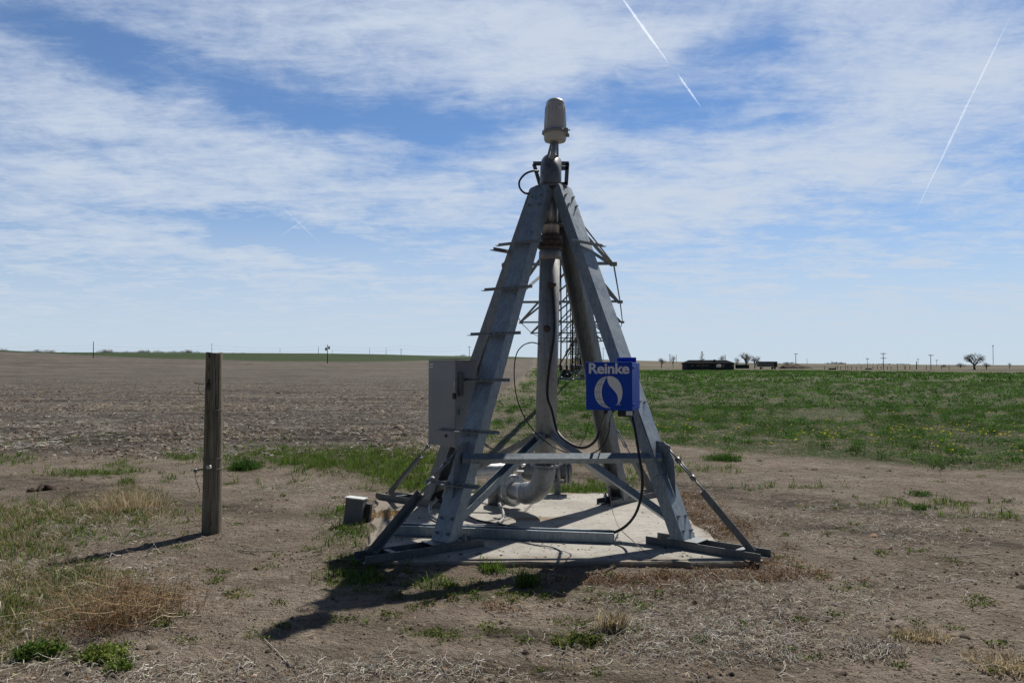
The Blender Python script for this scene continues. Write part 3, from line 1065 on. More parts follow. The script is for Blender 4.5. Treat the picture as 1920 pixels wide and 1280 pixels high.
# feet: wide channels that run outwards on the pad, and the outrigger struts that stand on them
EX = {'FL': (.73, .38), 'FR': (.67, .37), 'BL': (.78, .30), 'BR': (.70, .32)}
DIRS = {'FL': Vector((-.815, -.58, 0)), 'FR': Vector((.765, -.645, 0)), 'BL': Vector((-.76, .65, 0)), 'BR': Vector((.70, .71, 0))}
GZ = {'FL': .87, 'FR': .87, 'BL': .95, 'BR': .95}
for key, (fx, fy) in FEET.items():
    F, T, ax, nrm, wd, dg = LEG[key]
    d = DIRS[key].normalized()
    sd = Vector((-d.y, d.x, 0))
    out_, in_ = EX[key]
    c = Vector((fx, fy, SL + .002))
    p0, p1 = c - d * in_, c + d * out_
    ft = MB()
    a = [(-.105, 0), (-.04, 0), (-.04, .006), (-.098, .006), (-.098, .062), (-.105, .062)]
    ft.extrude(a, p0, p1, sd, Vector((0, 0, 1)))
    ft.extrude([(-x, y) for x, y in a], p0, p1, sd, Vector((0, 0, 1)))
    ft.extrude([(-.10, .0635), (.10, .0635), (.10, .0705), (-.10, .0705)], c - d * .17, c + d * .12, sd, Vector((0, 0, 1)))
    ft.box(c + d * .46 + Vector((0, 0, .03)), (.05, .19, .045), Matrix.Rotation(math.atan2(d.y, d.x), 3, 'Z'))
    foot = part('foot', ft, DARKST, tower)
    an = MB()
    an.tube([c - d * .2 + sd * .075 + Vector((0, 0, -.0)), c - d * .2 + sd * .075 + Vector((0, 0, .12))], .011, 8)
    an.lathe([(.026, 0), (.026, .006), (.019, .007), (.019, .024)], c - d * .2 + sd * .075 + Vector((0, 0, .071)), (0, 0, 1), 6, False)
    part('anchor_bolt', an, GALV2, foot)
    # outrigger strut: angle iron below, turnbuckle rod above, ending on a gusset plate of the leg
    low = c + d * (out_ - .09) + Vector((0, 0, .045))
    g0 = on_leg(key, GZ[key])
    dgh = Vector((dg.x, dg.y, 0))
    up = g0 + dgh * .105 + Vector((0, 0, .01))
    gp = MB()
    gp.poly([on_leg(key, GZ[key] + .06) + nrm * .004, on_leg(key, GZ[key] + .06) + dgh * .09 - Vector((0, 0, .0)), on_leg(key, GZ[key] + .06) + dgh * .125 - Vector((0, 0, .035)),
             on_leg(key, GZ[key] - .10) + dgh * .125, on_leg(key, GZ[key] - .42) + nrm * .004], wd, .008)
    part('gusset_plate', gp, GALV, legs[key])
    mid = low.lerp(up, .56)
    v = (mid - low).normalized()
    s1 = v.cross(Vector((0, 0, 1))).normalized(); s2 = s1.cross(v)
    so = thing('outrigger_strut', (0, 0, 0), None, None)
    bpy.data.objects.remove(so)
    mb = MB()
    mb.extrude([(-.032, -.03), (.032, -.03), (.032, -.024), (-.026, -.024), (-.026, .034), (-.032, .034)], low, mid, s1, s2)
    mb.bolt(low + s1 * .033 + v * .03, s1, .012, .012)
    strut = part('outrigger_strut', mb, DARKST, tower)
    rd = MB()
    rd.tube([low.lerp(up, .53), low.lerp(up, .70)], .0085, 8)
    rd.tube([low.lerp(up, .86), up], .0085, 8)
    for e in (-1, 1):
        rd.tube([low.lerp(up, .68) + s1 * .017 * e, low.lerp(up, .88) + s1 * .017 * e], .0075, 6)
    for tt in (.69, .87):
        rd.tube([low.lerp(up, tt - .018), low.lerp(up, tt + .018)], .024, 8)
    rd.lathe([(.024, -.012), (.028, 0), (.024, .012)], up, wd, 12)
    part('turnbuckle', rd, GALV2, strut)

# horizontal braces between the legs and diagonals from the riser collar to the feet
def angle_iron(mb, p0, p1, w, rot=45, th=.006):
    v = (Vector(p1) - Vector(p0)).normalized()
    s1 = v.cross(Vector((0, 0, 1))).normalized(); s2 = s1.cross(v)
    c_, s_ = math.cos(R(rot)), math.sin(R(rot))
    xa = s1 * c_ + s2 * s_; ya = -s1 * s_ + s2 * c_
    mb.extrude([(0, 0), (w, 0), (w, th), (th, th), (th, w), (0, w)], p0, p1, xa, ya)
    return mb


zb = .79
for k0, k1, rot in (('FL', 'FR', 225), ('BL', 'BR', 45), ('FL', 'BL', 45), ('FR', 'BR', 225)):
    a, b_ = on_leg(k0, zb), on_leg(k1, zb)
    a = a - LEG[k0][3] * .05; b_ = b_ - LEG[k1][3] * .05
    if k0 == 'FL' and k1 == 'FR':
        a = Vector((a.x - .03, a.y - .065, zb)); b_ = Vector((b_.x + .03, b_.y - .065, zb))
        mb = MB()
        v = (b_ - a).normalized()
        s = Vector((0, -1, 0)); s = (s - v * s.dot(v)).normalized(); u = Vector((0, 0, 1))
        # folded angle: the upper leaf leans back to the sky, the lower one tucks under
        mb.extrude([(0.0, 0.044), (.050, .0), (.022, -.044), (.016, -.042), (.042, .0), (-.004, .038)], a, b_, s, u)
    else:
        continue
    part('cross_brace', mb, GALV, tower)
ZC = .88
colr = Vector((.352, 8.24, ZC))
for key in ('FL', 'FR', 'BL', 'BR'):
    F, T, ax, nrm, wd, dg = LEG[key]
    e = on_leg(key, .24) - nrm * .05
    d = (e - colr); d.z = 0; d.normalize()
    mb = MB()
    v = (e - (colr + d * .1)).normalized()
    s1 = v.cross(Vector((0, 0, 1))).normalized(); s2 = s1.cross(v)
    fl_ = 1
    if key == 'FR':
        c_, s_ = math.cos(R(38)), math.sin(R(38))
        s1, s2 = s1 * c_ + s2 * s_, s2 * c_ - s1 * s_
    mb.extrude([(x_, y_ * fl_) for x_, y_ in ((-.05, .03), (-.05, -.03), (.05, -.03), (.05, .03), (.044, .03), (.044, -.024), (-.044, -.024), (-.044, .03))], colr + d * .1, e, s1, s2)
    mb.box(colr + d * .13 + Vector((0, 0, 0)), (.05, .08, .06), Matrix.Rotation(math.atan2(d.y, d.x), 3, 'Z'))
    part('diagonal_brace', mb, GALV if key in ('FL', 'FR') else GALV2, tower)

# riser pipe
RB = Vector((.340, 8.24, .58)); RT = Vector((CX, CY, 2.86))
mb = MB()
mb.tube([RB, RT], .108, 32)
riser = part('riser_pipe', mb, PIPE, tower)
rdir = (RT - RB).normalized()
def on_riser(z):
    return RB.lerp(RT, (z - RB.z) / (RT.z - RB.z))
mb = MB()
mb.lathe([(.106, -.012), (.148, -.010), (.148, .010), (.106, .012)], RB, rdir, 32)
for k in range(8):
    t = k * math.pi / 4
    mb.bolt(RB + Vector((math.cos(t) * .13, math.sin(t) * .13, .009)), (0, 0, 1), .009, .012)
part('flange', mb, PIPE, riser)
mb = MB()
mb.lathe([(.109, -.015), (.122, -.013), (.122, .013), (.109, .015)], on_riser(ZC), rdir, 32)
part('brace_collar', mb, RUSTY, riser)
mb = MB()
mb.lathe([(.109, 0), (.117, .002), (.117, .088), (.109, .09)], on_riser(2.70), rdir, 32)
part('wrap_band', mb, PIPE, riser)
mb = MB()
z0 = on_riser(2.81)
mb.lathe([(.108, 0), (.126, .002), (.126, .028), (.116, .03), (.116, .055), (.128, .057), (.128, .085), (.110, .087), (.110, .10), (.122, .105), (.122, .14), (.10, .145)], z0, rdir, 32)
for k in range(10):
    t = k * math.pi / 5
    q = z0 + Vector((math.cos(t) * .128, math.sin(t) * .128, .04))
    mb.box(q, (.02, .02, .05))
part('swivel_bearing', mb, RUSTY, riser)
mb = MB()
mb.lathe([(.024, 0), (.036, .001), (.036, .012), (.016, .013), (.016, .018)], on_riser(1.98) + Vector((-.02, -.106, 0)), (-.1, -1, 0), 16)
part('sensor_plug', mb, RUSTY, riser)
mb = MB()
q = on_riser(2.42) + Vector((.02, -.105, 0))
mb.lathe([(.03, 0), (.03, .012), (.018, .014), (.018, .045)], q, (0, -1, -.1), 12)
mb.box(q + Vector((-.03, -.02, .02)), (.03, .03, .04))
mb.box(q + Vector((.03, -.02, .01)), (.025, .03, .03))
part('cable_gland', mb, RUSTY, riser)
# short pipe and long elbow above the bearing
UB = on_riser(2.95)
TD = Vector((math.sin(R(5.2)), math.cos(R(5.2)), 0))                # the line on which the machine stands
UT = Vector((CX + .004, CY + .01, 3.47))
mb = MB()
mb.tube([UB, UT], .092, 28)
part('upper_pipe', mb, SHINY, tower)
mb = MB()
RAD = .24
pts = [UT + Vector((0, 0, -.005))]
for k in range(13):
    t = k / 12 * math.pi / 2
    pts.append(UT + Vector((0, 0, .05)) + TD * RAD * (1 - math.cos(t)) + Vector((0, 0, RAD * math.sin(t))) * 1.0)
pts.append(pts[-1] + TD * .12)
mb.tube(pts, .112, 32)
mb.lathe([(.113, -.012), (.122, -.01), (.122, .01), (.113, .012)], UT, (0, 0, 1), 32)
part('top_elbow', mb, ELBOW, tower)
# head: gusset wings that tie the legs together and carry the bearing
for key in FEET:
    F, T, ax, nrm, wd, dg = LEG[key]
    mb = MB()
    dgh = Vector((dg.x, dg.y, 0)).normalized()
    c0 = Vector((CX, CY, 0))
    def q(r_, z_):
        return c0 + dgh * r_ + Vector((0, 0, z_))
    mb.poly([q(.10, 3.46), q(.20, 3.46), q(.30, 3.10), q(.105, 3.06)], Vector((-dgh.y, dgh.x, 0)), .009)
    part('head_gusset', mb, GALV2, tower)
mb = MB()
mb.lathe([(.10, 0), (.215, .001), (.215, .012), (.10, .013)], Vector((CX, CY, 3.435)), (0, 0, 1), 8, False)
part('head_plate', mb, DARKST, tower)
mb = MB()
mb.lathe([(.095, 0), (.15, .001), (.15, .012), (.095, .013)], Vector((CX, CY, 3.06)), (0, 0, 1), 8, False)
part('head_plate', mb, DARKST, tower)
# square bracket behind the elbow
mb = MB()
bc = Vector((CX, CY, 0)) + TD * .16
for (x0, z0_, x1, z1) in ((-.19, 3.75, .19, 3.75), (.175, 3.75, .16, 3.52), (-.18, 3.74, -.11, 3.50), (-.10, 3.70, .18, 3.70), (.0, 3.53, .17, 3.53)):
    mb.extrude([(-.014, -.02), (.014, -.02), (.014, .02), (-.014, .02)], bc + Vector((x0, 0, z0_)), bc + Vector((x1, 0, z1)), Vector((0, 1, 0)), Vector((0, 0, 1)) if abs(x1 - x0) > abs(z1 - z0_) else Vector((1, 0, 0)))
part('bracket', mb, DARKST, tower)
# collector ring under its dome
cc = Vector((CX + .012, CY + .03, 0))
cov = MB()
prof = [(.085, 3.945), (.108, 3.95), (.118, 3.975), (.120, 4.03), (.130, 4.032), (.130, 4.055), (.116, 4.058), (.114, 4.10), (.110, 4.22), (.104, 4.30), (.098, 4.345)]
for k in range(1, 9):
    t = k / 8 * math.pi / 2
    prof.append((max(.098 * math.cos(t), .001), 4.345 + .062 * math.sin(t)))
cov.lathe(prof, cc, (.01, 0, 1), 36)
for k in range(16):
    t = k * math.pi / 8
    cov.tube([cc + Vector((math.cos(t) * .1175 + .0407, math.sin(t) * .1175, 4.07)), cc + Vector((math.cos(t) * .1055 + .043, math.sin(t) * .1055, 4.315))], .0022, 6)
cover = part('collector_cover', cov, COVERP, tower)
mb = MB()
mb.lathe([(.130, -.014), (.138, -.012), (.138, .012), (.130, .014)], cc + Vector((.04, 0, 4.043)), (0, 0, 1), 36)
mb.box(cc + Vector((.04 + .105, -.09, 4.043)), (.05, .03, .04))
mb.tube([cc + Vector((.06, -.13, 4.05)), cc + Vector((.19, -.07, 4.05))], .008, 8)
mb.box(cc + Vector((.04 + .13, -.05, 4.0)), (.03, .03, .03))
part('clamp_ring', mb, GREYP, cover)
mb = MB()
mb.tube([cc + Vector((.005, -.02, 3.72)), cc + Vector((.035, -.02, 3.96))], .029, 14)
for e in (-1, 1):
    mb.extrude([(-.012, -.02), (.012, -.02), (.012, .02), (-.012, .02)], cc + Vector((.06 * e + .01, .1, 3.74)), cc + Vector((.03 * e + .035, .04, 3.95)), Vector((1, 0, 0)), Vector((0, 1, 0)))
part('cover_stem', mb, GALV, tower)

# inlet elbow below the riser: cone, flange
fd = Vector((-.57, .82, 0)).normalized()
ER = .325
ctr = Vector((RB.x, RB.y, .575))
pts = []
for k in range(13):
    t = k / 12 * math.pi / 2
    pts.append(ctr + fd * ER * (1 - math.cos(t)) - Vector((0, 0, ER * math.sin(t))))
mb = MB()
mb.tube(pts, .112, 32)
inlet = part('inlet_elbow', mb, PIPE, tower)
e0 = pts[-1]
mb = MB()
mb.lathe([(.116, -.01), (.119, 0), (.110, .05), (.096, .12), (.094, .20), (.10, .23)], e0, fd, 32)
part('reducer_cone', mb, SHINY, inlet)
fl = MB()
fc = e0 + fd * .225
fl.lathe([(.09, 0), (.170, .001), (.172, .004), (.172, .024), (.170, .027), (.09, .028)], fc, fd, 36)
b1 = fd.cross(Vector((0, 0, 1)))
for k in range(8):
    t = (k + .5) * math.pi / 4
    fl.bolt(fc + (b1 * math.cos(t) + Vector((0, 0, math.sin(t)))) * .143, -fd, .012, .014)
part('inlet_flange', fl, SHINY, inlet)
gk = MB()
gk.lathe([(.12, .0285), (.166, .029), (.166, .035), (.12, .0355)], fc, fd, 36)
gk.lathe([(.09, .036), (.170, .0365), (.170, .06), (.09, .0605)], fc, fd, 36)
gk.tube([fc + fd * .06, fc + fd * .26, fc + fd * .34 - Vector((0, 0, .1)), fc + fd * .35 - Vector((0, 0, .25))], .10, 24)
part('supply_stub', gk, ELBOW, inlet)

# ------------------------------------------------------------------ pump line behind the riser
vy = 9.72
pl = thing('supply_pipeline', (.1, vy, 0), 'horizontal steel pump line with bolted valve and pale end pipe behind the riser', 'pipe')
def HP(px, py):
    return P(px, py, vy)
mb = MB()
a = P(868, 886, vy); b_ = P(962, 879, vy)
mb.tube([a, b_], .085, 24)
part('pipe', mb, SHINY, pl)
vb = MB()
c = P(1012, 882, vy)
vb.lathe([(.06, -.26), (.13, -.259), (.13, -.225), (.08, -.22), (.115, -.14), (.125, 0), (.115, .14), (.08, .20), (.15, .205), (.15, .245), (.06, .25)], c, (1, 0, 0), 28)
vb.lathe([(.07, 0), (.07, .09), (.10, .092), (.10, .115), (.03, .12)], c + Vector((-.03, 0, .08)), (0, 0, 1), 20)
for k in range(8):
    t = k * math.pi / 4
    for xx in (-.225, .205):
        vb.bolt(c + Vector((xx, math.cos(t) * .115, math.sin(t) * .115)), (1 if xx < 0 else -1, 0, 0), .01, .02)
vlv = part('valve', vb, GALV2, pl)
mb = MB()
mb.lathe([(.05, 0), (.15, .001), (.15, .03), (.05, .031)], c + Vector((.30, 0, 0)), (1, 0, 0), 28)
mb.tube([c + Vector((.25, 0, 0)), c + Vector((.36, 0, 0))], .10, 24)
mb.lathe([(.14, .06), (.155, .061), (.155, .1), (.02, .105)], c + Vector((.28, 0, 0)), (1, 0, 0), 28)
part('end_cap', mb, GALV2, pl)
mb = MB()
c2 = P(1045, 900, vy)
mb.box((c2.x, vy, (c2.z - .06) / 2), (.075, .10, c2.z - .02 + .1))
mb.box((c2.x, vy, c2.z - .02), (.16, .14, .02))
part('support_post', mb, GALV2, pl)
mb = MB()
w0 = c + Vector((-.16, -.12, -.05))
mb.lathe([(.045, 0), (.048, .01), (.045, .02)], w0 + Vector((-.08, -.1, .06)), (0, 0, 1), 16)
mb.tube([w0 + Vector((-.08, -.1, -.02)), w0 + Vector((-.08, -.1, .07))], .012, 8)
part('drain_valve_handle', mb, SHINY, pl)
mb = MB()
mb.box(w0 + Vector((-.06, -.1, -.035)), (.035, .05, .06))
part('drain_valve', mb, REDP, pl)
# blind flange stub standing left of it
mb = MB()
c = P(884, 903, 9.0)
mb.tube([c + Vector((-.22, .1, -.02)), c], .085, 24)
mb.lathe([(.05, 0), (.108, .001), (.108, .018), (.05, .019)], c, (.93, -.36, .15), 24)
for k in range(6):
    t = k * math.pi / 3
    mb.bolt(c + Vector((.03, 0, .0)) + Vector((-.02, math.cos(t) * .085, math.sin(t) * .085)), (.93, -.36, .15), .009, .012)
mb.tube([c + Vector((-.2, .09, -.02)), c + Vector((-.24, .11, -.36))], .07, 16)
single('capped_pipe', mb, SHINY, 'short capped pipe with bright bolted end plate behind the left leg', 'pipe')

# ------------------------------------------------------------------ loose channel lying on the pad
lc = thing('steel_channel', (-.1, 7.2, SL), 'loose galvanised steel channel lying along the front of the pad', 'steel beam')
p0, p1 = Vector((-1.08, 7.42, SL + .004)), Vector((.90, 7.08, SL + .004))
v = (p1 - p0).normalized(); s = Vector((-v.y, v.x, 0)); u = Vector((0, 0, 1))
mb = MB()
mb.extrude([(-.07, 0), (.07, 0), (.07, .085), (.05, .085), (.05, .079), (.064, .079), (.064, .006), (-.064, .006), (-.064, .079), (-.05, .079), (-.05, .085), (-.07, .085)], p0, p1, s, u)
part('channel', mb, GALV, lc)
for e in (-.045, .045):
    mb = MB()
    Mx = Matrix.Rotation(math.atan2(v.y, v.x), 3, 'Z') @ Matrix.Rotation(R(24), 3, 'Y')
    mb.bbox(p1 + v * .025 + s * e + u * .045, (.006, .066, .10), .002, Mx)
    mb.bolt(p1 + v * .028 + s * e + u * .05, Mx @ Vector((1, 0, 0)), .008, .004)
    part('end_tab', mb, SHINY, lc)
mb = MB()
mb.box(p0 + v * .02 + u * .05, (.01, .12, .10), Matrix.Rotation(math.atan2(v.y, v.x), 3, 'Z'))
part('end_tab', mb, GALV, lc)

# ------------------------------------------------------------------ text
def text_mb(s, size, off, M, th=.0015, spacing=1.0, xs=1.0):
    cu = bpy.data.curves.new('t', 'FONT')
    cu.body = s; cu.size = size; cu.offset = off; cu.extrude = th; cu.space_character = spacing
    cu.resolution_u = 6
    o = bpy.data.objects.new('t', cu)
    C.objects.link(o)
    dg_ = bpy.context.evaluated_depsgraph_get()
    me = bpy.data.meshes.new_from_object(o.evaluated_get(dg_))
    mb = MB()
    mb.add([M @ Vector((v.co.x * xs, v.co.y, v.co.z)) for v in me.vertices], [tuple(p.vertices) for p in me.polygons])
    ext = (min(v.co.x for v in me.vertices) * xs, max(v.co.x for v in me.vertices) * xs)
    bpy.data.objects.remove(o); bpy.data.meshes.remove(me); bpy.data.curves.remove(cu)
    return mb, ext


# ------------------------------------------------------------------ blue control box
PH = R(24)
fx_ = Vector((math.cos(PH), -math.sin(PH), 0))              # to the right along the front
fn = Vector((-math.sin(PH), -math.cos(PH), 0))              # out of the front
lb = P(1098.5, 768, 7.05)
BW, BH, BD = .420, .422, .27
B0 = Vector((lb.x, lb.y, lb.z))
def BP(a, b, c=0):
    """a to the right, b up, c out of the front"""
    return B0 + fx_ * a + Vector((0, 0, b)) + fn * c
RB3 = Matrix((fx_, -fn, Vector((0, 0, 1)))).transposed()
box = thing('control_box', BP(BW / 2, 0, -BD / 2), 'blue control box with white lettering and water drop emblem on the right front leg', 'control box')
mb = MB()
mb.bbox(BP(BW / 2, BH / 2, -BD / 2 - .012), (BW - .01, BD - .02, BH - .012), .006, RB3)
part('housing', mb, BLUEP, box)
mb = MB()
mb.bbox(BP(BW / 2, BH / 2, -.012), (BW, .022, BH), .004, RB3)
door = part('door', mb, BLUEP, box)
mb = MB()
mb.bbox(BP(BW * .70, BH + .012, -BD - .008), (BW * .42, .006, .06), .002, RB3)
mb.bolt(BP(BW * .84, BH + .02, -BD - .003), fn, .008, .005)
mb.bolt(BP(BW * .60, BH + .02, -BD - .003), fn, .008, .005)
part('mounting_flange', mb, BLUEP, box)
for b_ in (BH * .12, BH * .88):
    mb = MB()
    mb.lathe([(.012, 0), (.012, .01), (.007, .012)], BP(BW + .0, b_, -.045), fx_, 12)
    mb.box(BP(BW + .004, b_, -.028), (.012, .028, .014), RB3)
    part('latch', mb, BLUEP, box)
for (a, c_, r_, h_) in ((.145, -.12, .020, .035), (.215, -.12, .012, .02), (.375, -.14, .024, .04), (.32, -.1, .03, .05)):
    mb = MB()
    mb.lathe([(r_, 0), (r_, h_ * .6), (r_ * .8, h_)], BP(a, -.002, c_), (0, 0, -1), 12)
    part('cable_gland', mb, BLACKR, box)
mb = MB()
mb.box(BP(.34, -.028, -.06), (.12, .05, .05), RB3)
part('plug_housing', mb, BLACKR, box)
mb = MB()
mb.box(BP(.385, -.022, -.03), (.055, .004, .036), RB3)
part('sticker', mb, WHITEP, box)
# lettering
Mt = Matrix.Translation(BP(.022, BH * .765, .0006)) @ Matrix((fx_, Vector((0, 0, 1)), fn)).transposed().to_4x4()
_t, ext = text_mb('Reinke', .13, .0035, Matrix.Identity(4))
wscale = (BW * .875) / (ext[1] - ext[0])
mb, ext = text_mb('Reinke', .126, .0034, Mt, .001, .97, 1.0)
wscale = (BW * .875) / (ext[1] - ext[0])
mb, ext = text_mb('Reinke', .126, .0034, Mt, .001, .97, wscale)
part('lettering', mb, WHITEP, door)
def LP(X_, Y_):
    """photo crop coordinates of the emblem -> box front"""
    return BP((X_ - 170) / 745 * BW, (985 - Y_) / 800 * BH, .0)
def flat(pts2, mat_, name, out=.001, th=.0012):
    m_ = MB()
    pts = [Vector(p) for p in pts2]
    k = len(pts)
    from mathutils.geometry import tessellate_polygon
    tr = tessellate_polygon([pts])
    vs = [p + fn * out for p in pts] + [p + fn * (out + th) for p in pts]
    fs = [tuple(reversed(t)) for t in tr] + [tuple(i + k for i in t) for t in tr] + [(i, (i + 1) % k, k + (i + 1) % k, k + i) for i in range(k)]
    m_.add(vs, fs)
    return m_
r_out = [(527, 418), (600, 424), (660, 452), (705, 495), (740, 560), (758, 630), (762, 700), (748, 785), (715, 858), (655, 912)]
r_in = [(683, 872), (692, 820), (684, 750), (655, 690), (605, 630), (555, 572), (532, 520), (520, 455)]
flat_pts = [LP(p.x, p.y) for p in spline([(a, b, 0) for a, b in r_out], 4)] + [LP(p.x, p.y) for p in spline([(a, b, 0) for a, b in r_in], 4)]
emb = part('emblem', flat(flat_pts, None, ''), WHITEP, door)
l_out = [(517, 420), (450, 440), (390, 487), (345, 555), (318, 632), (315, 705), (328, 785), (365, 855), (420, 908), (490, 942), (580, 950)]
l_in = [(530, 925), (478, 870), (446, 800), (430, 700), (438, 610), (460, 540), (490, 475)]
mb2 = flat([LP(p.x, p.y) for p in spline([(a, b, 0) for a, b in l_out], 4)] + [LP(p.x, p.y) for p in spline([(a, b, 0) for a, b in l_in], 4)], None, '')
part('emblem_globe', mb2, WHITEP, door)
gl = MB()
for line in ([(392, 478), (430, 478), (492, 472)], [(338, 562), (390, 558), (455, 560)], [(312, 680), (370, 684), (434, 680)], [(330, 800), (385, 800), (448, 806)], [(400, 893), (450, 886), (500, 890)],
             [(478, 425), (400, 520), (358, 620), (350, 700), (366, 790), (430, 890), (520, 945)], [(500, 425), (430, 520), (395, 620), (390, 700), (402, 790), (452, 880), (550, 945)]):
    sp_ = [LP(p.x, p.y) + fn * .0016 for p in spline([(a, b, 0) for a, b in line], 5)]
    gl.tube(sp_, .0019, 4, smooth=False)
part('emblem_grid', gl, BLUED, door)
mb = MB()
mb.lathe([(.006, 0), (.006, .001)], LP(716, 886) + fn * .001, fn, 16)
part('trademark_dot', mb, WHITEP, door)

# ------------------------------------------------------------------ grey switch cabinet
K = 1.0
q0 = P(853.5, 838, 7.35 * K); q1 = P(803, 832, 7.72 * K)
e1 = (Vector((q0.x, q0.y, 0)) - Vector((q1.x, q1.y, 0))); CWd = e1.length; e1.normalize()     # left to right along the wide face
n1 = Vector((e1.y, -e1.x, 0))                                                              # out of that face
if n1.y > 0:
    n1 = -n1
CZ0, CZ1 = q0.z, P(853, 674, 7.35 * K).z
CHt = CZ1 - CZ0; CD = .25
def CPt(a, b, c=0):
    return Vector((q1.x, q1.y, CZ0)) + e1 * a + Vector((0, 0, b)) + n1 * c
RC3 = Matrix((e1, -n1, Vector((0, 0, 1)))).transposed()
cab = thing('switch_cabinet', CPt(CWd / 2, 0, -CD / 2), 'tall grey steel switch cabinet with padlock behind the left front leg', 'electrical cabinet')
mb = MB()
mb.bbox(CPt(CWd / 2, CHt / 2, -CD / 2 - .014), (CWd - .02, CD - .03, CHt - .01), .006, RC3)
part('housing', mb, GREYP, cab)
mb = MB()
mb.bbox(CPt(CWd / 2, CHt / 2 - .004, -.014), (CWd, .03, CHt + .0), .006, RC3)
door = part('door', mb, GREYP, cab)
mb = MB()
mb.box(CPt(CWd / 2, CHt + .006, -CD / 2), (CWd + .02, CD + .02, .006), RC3)
part('rain_lip', mb, GREYP, cab)
mb = MB()
mb.bbox(CPt(CWd + .012, CHt * .72, -.055), (.03, .05, .22), .006, RC3)
hnd = part('handle', mb, DARKST, cab)
mb = MB()
mb.tube([CPt(CWd + .004, CHt * .76, .01), CPt(CWd + .004, CHt * .69, .012)], .006, 8)
part('hasp', mb, INSUL, hnd)
lk = MB()
lk.bbox(CPt(CWd + .012, CHt * .585, .02), (.036, .024, .056), .005, RC3)
lkp = part('padlock', lk, BLACKR, cab)
mb = MB()
mb.tube(spline([CPt(CWd + .0, CHt * .61, .02), CPt(CWd + .002, CHt * .655, .02), CPt(CWd + .012, CHt * .67, .02), CPt(CWd + .022, CHt * .655, .02), CPt(CWd + .024, CHt * .61, .02)], 4), .0035, 8)
part('shackle', mb, SHINY, lkp)
mb = MB()
mb.bbox(CPt(CWd + .008, CHt * .40, -.06), (.02, .04, .045), .003, RC3)
part('latch', mb, GALV, cab)
mb = MB()
mb.lathe([(.014, 0), (.014, .012)], CPt(CWd * .68, .11 * CHt + .005, 0), n1, 14)
part('grommet', mb, BLACKR, cab)
mb = MB()
mb.box(CPt(.055, CHt - .055, .0018), (.062, .002, .040), RC3)
stk = part('sticker', mb, INSUL, cab)
Mt = Matrix.Translation(CPt(.031, CHt - .063, .0032)) @ Matrix((e1, Vector((0, 0, 1)), n1)).transposed().to_4x4()
mb, ext = text_mb('E\u00b7T\u00b7N', .018, .0008, Mt, .0004)
mb, ext = text_mb('E\u00b7T\u00b7N', .018, .0008, Mt, .0004, 1, .048 / (ext[1] - ext[0]))
part('lettering', mb, BLUED, stk)

# ------------------------------------------------------------------ junction box by the pad
jb = thing('junction_box', (-1.60, 8.12, 0), 'small leaning grey junction box standing in grass left of the pad', 'junction box')
Mj = Matrix.Rotation(R(-9), 3, 'Z') @ Matrix.Rotation(R(5), 3, 'Y') @ Matrix.Rotation(R(-3), 3, 'X')
jc = Vector((-1.585, 8.10, .13))
mb = MB(); mb.bbox(jc + Mj @ Vector((0, 0, -.01)), (.185, .12, .29), .004, Mj)
part('body', mb, paint('box_grey', (.14, .155, .17), .5), jb)
mb = MB(); mb.bbox(jc + Mj @ Vector((0, -.01, .14)), (.20, .16, .012), .003, Mj)
part('lid', mb, INSUL, jb)
mb = MB(); mb.bbox(jc + Mj @ Vector((.125, .035, -.03)), (.055, .07, .24), .004, Mj)
part('side_housing', mb, BLACKR, jb)

# ------------------------------------------------------------------ cables
def cable(name, pts, r, mat, label, cat='cable', seg=8, n=10):
    m_ = MB(); m_.tube(spline(pts, n), r, seg)
    return single(name, m_, mat, label, cat, at=Vector(pts[-1]))
rf = 8.10
cable('power_cable', [on_riser(2.40) + Vector((.02, -.15, 0)), on_riser(2.30) + Vector((.035, -.135, 0)), on_riser(1.95) + Vector((.055, -.13, 0)), on_riser(1.55) + Vector((.01, -.14, 0)),
                      on_riser(1.30) + Vector((.0, -.15, 0)), P(1035, 770, 7.95), P(1046, 810, 7.8), P(1070, 832, 7.6), P(1095, 839, 7.5), P(1116, 826, 7.4), P(1126, 800, 7.36), BP(.145, -.02, -.12)],
      .0135, BLACKR, 'thick black cable hanging down the riser and looping up into the blue box')
cable('sensor_wire', [on_riser(1.83) + Vector((-.10, -.02, .0)), P(996, 642, 8.1), P(980, 648, 8.0), P(968, 665, 8.0), P(964, 700, 8.0), P(969, 745, 7.95), P(985, 785, 7.9), P(1010, 817, 7.8), P(1040, 838, 7.65), P(1068, 849, 7.5),
                      P(1105, 851, 7.35), P(1130, 836, 7.3), P(1141, 812, 7.28), P(1143, 790, 7.28), BP(.215, -.01, -.12)], .006, BLACKR, 'thin black wire looping wide from the left side of the riser')
cable('supply_cable', [BP(.375, -.03, -.14), P(1190, 800, 6.98), P(1198, 850, 6.90), P(1204, 890, 6.88), P(1203, 925, 6.90), P(1193, 960, 6.95), P(1175, 984, 7.02), P(1150, 998, 7.08), P(1115, 1003, 7.14), P(1060, 1004, 7.22)],
      .0125, BLACKR, 'black cable dropping from the blue box in an arc to the loose channel')
cable('pad_cable', [P(1000, 992, 7.5), P(960, 986, 7.7), P(930, 981, 7.85), P(900, 976, 7.95), P(880, 968, 8.1), P(868, 958, 8.3), P(862, 945, 8.5), P(864, 930, 8.9)], .010, BLACKR, 'black cable lying on the pad behind the left front leg')
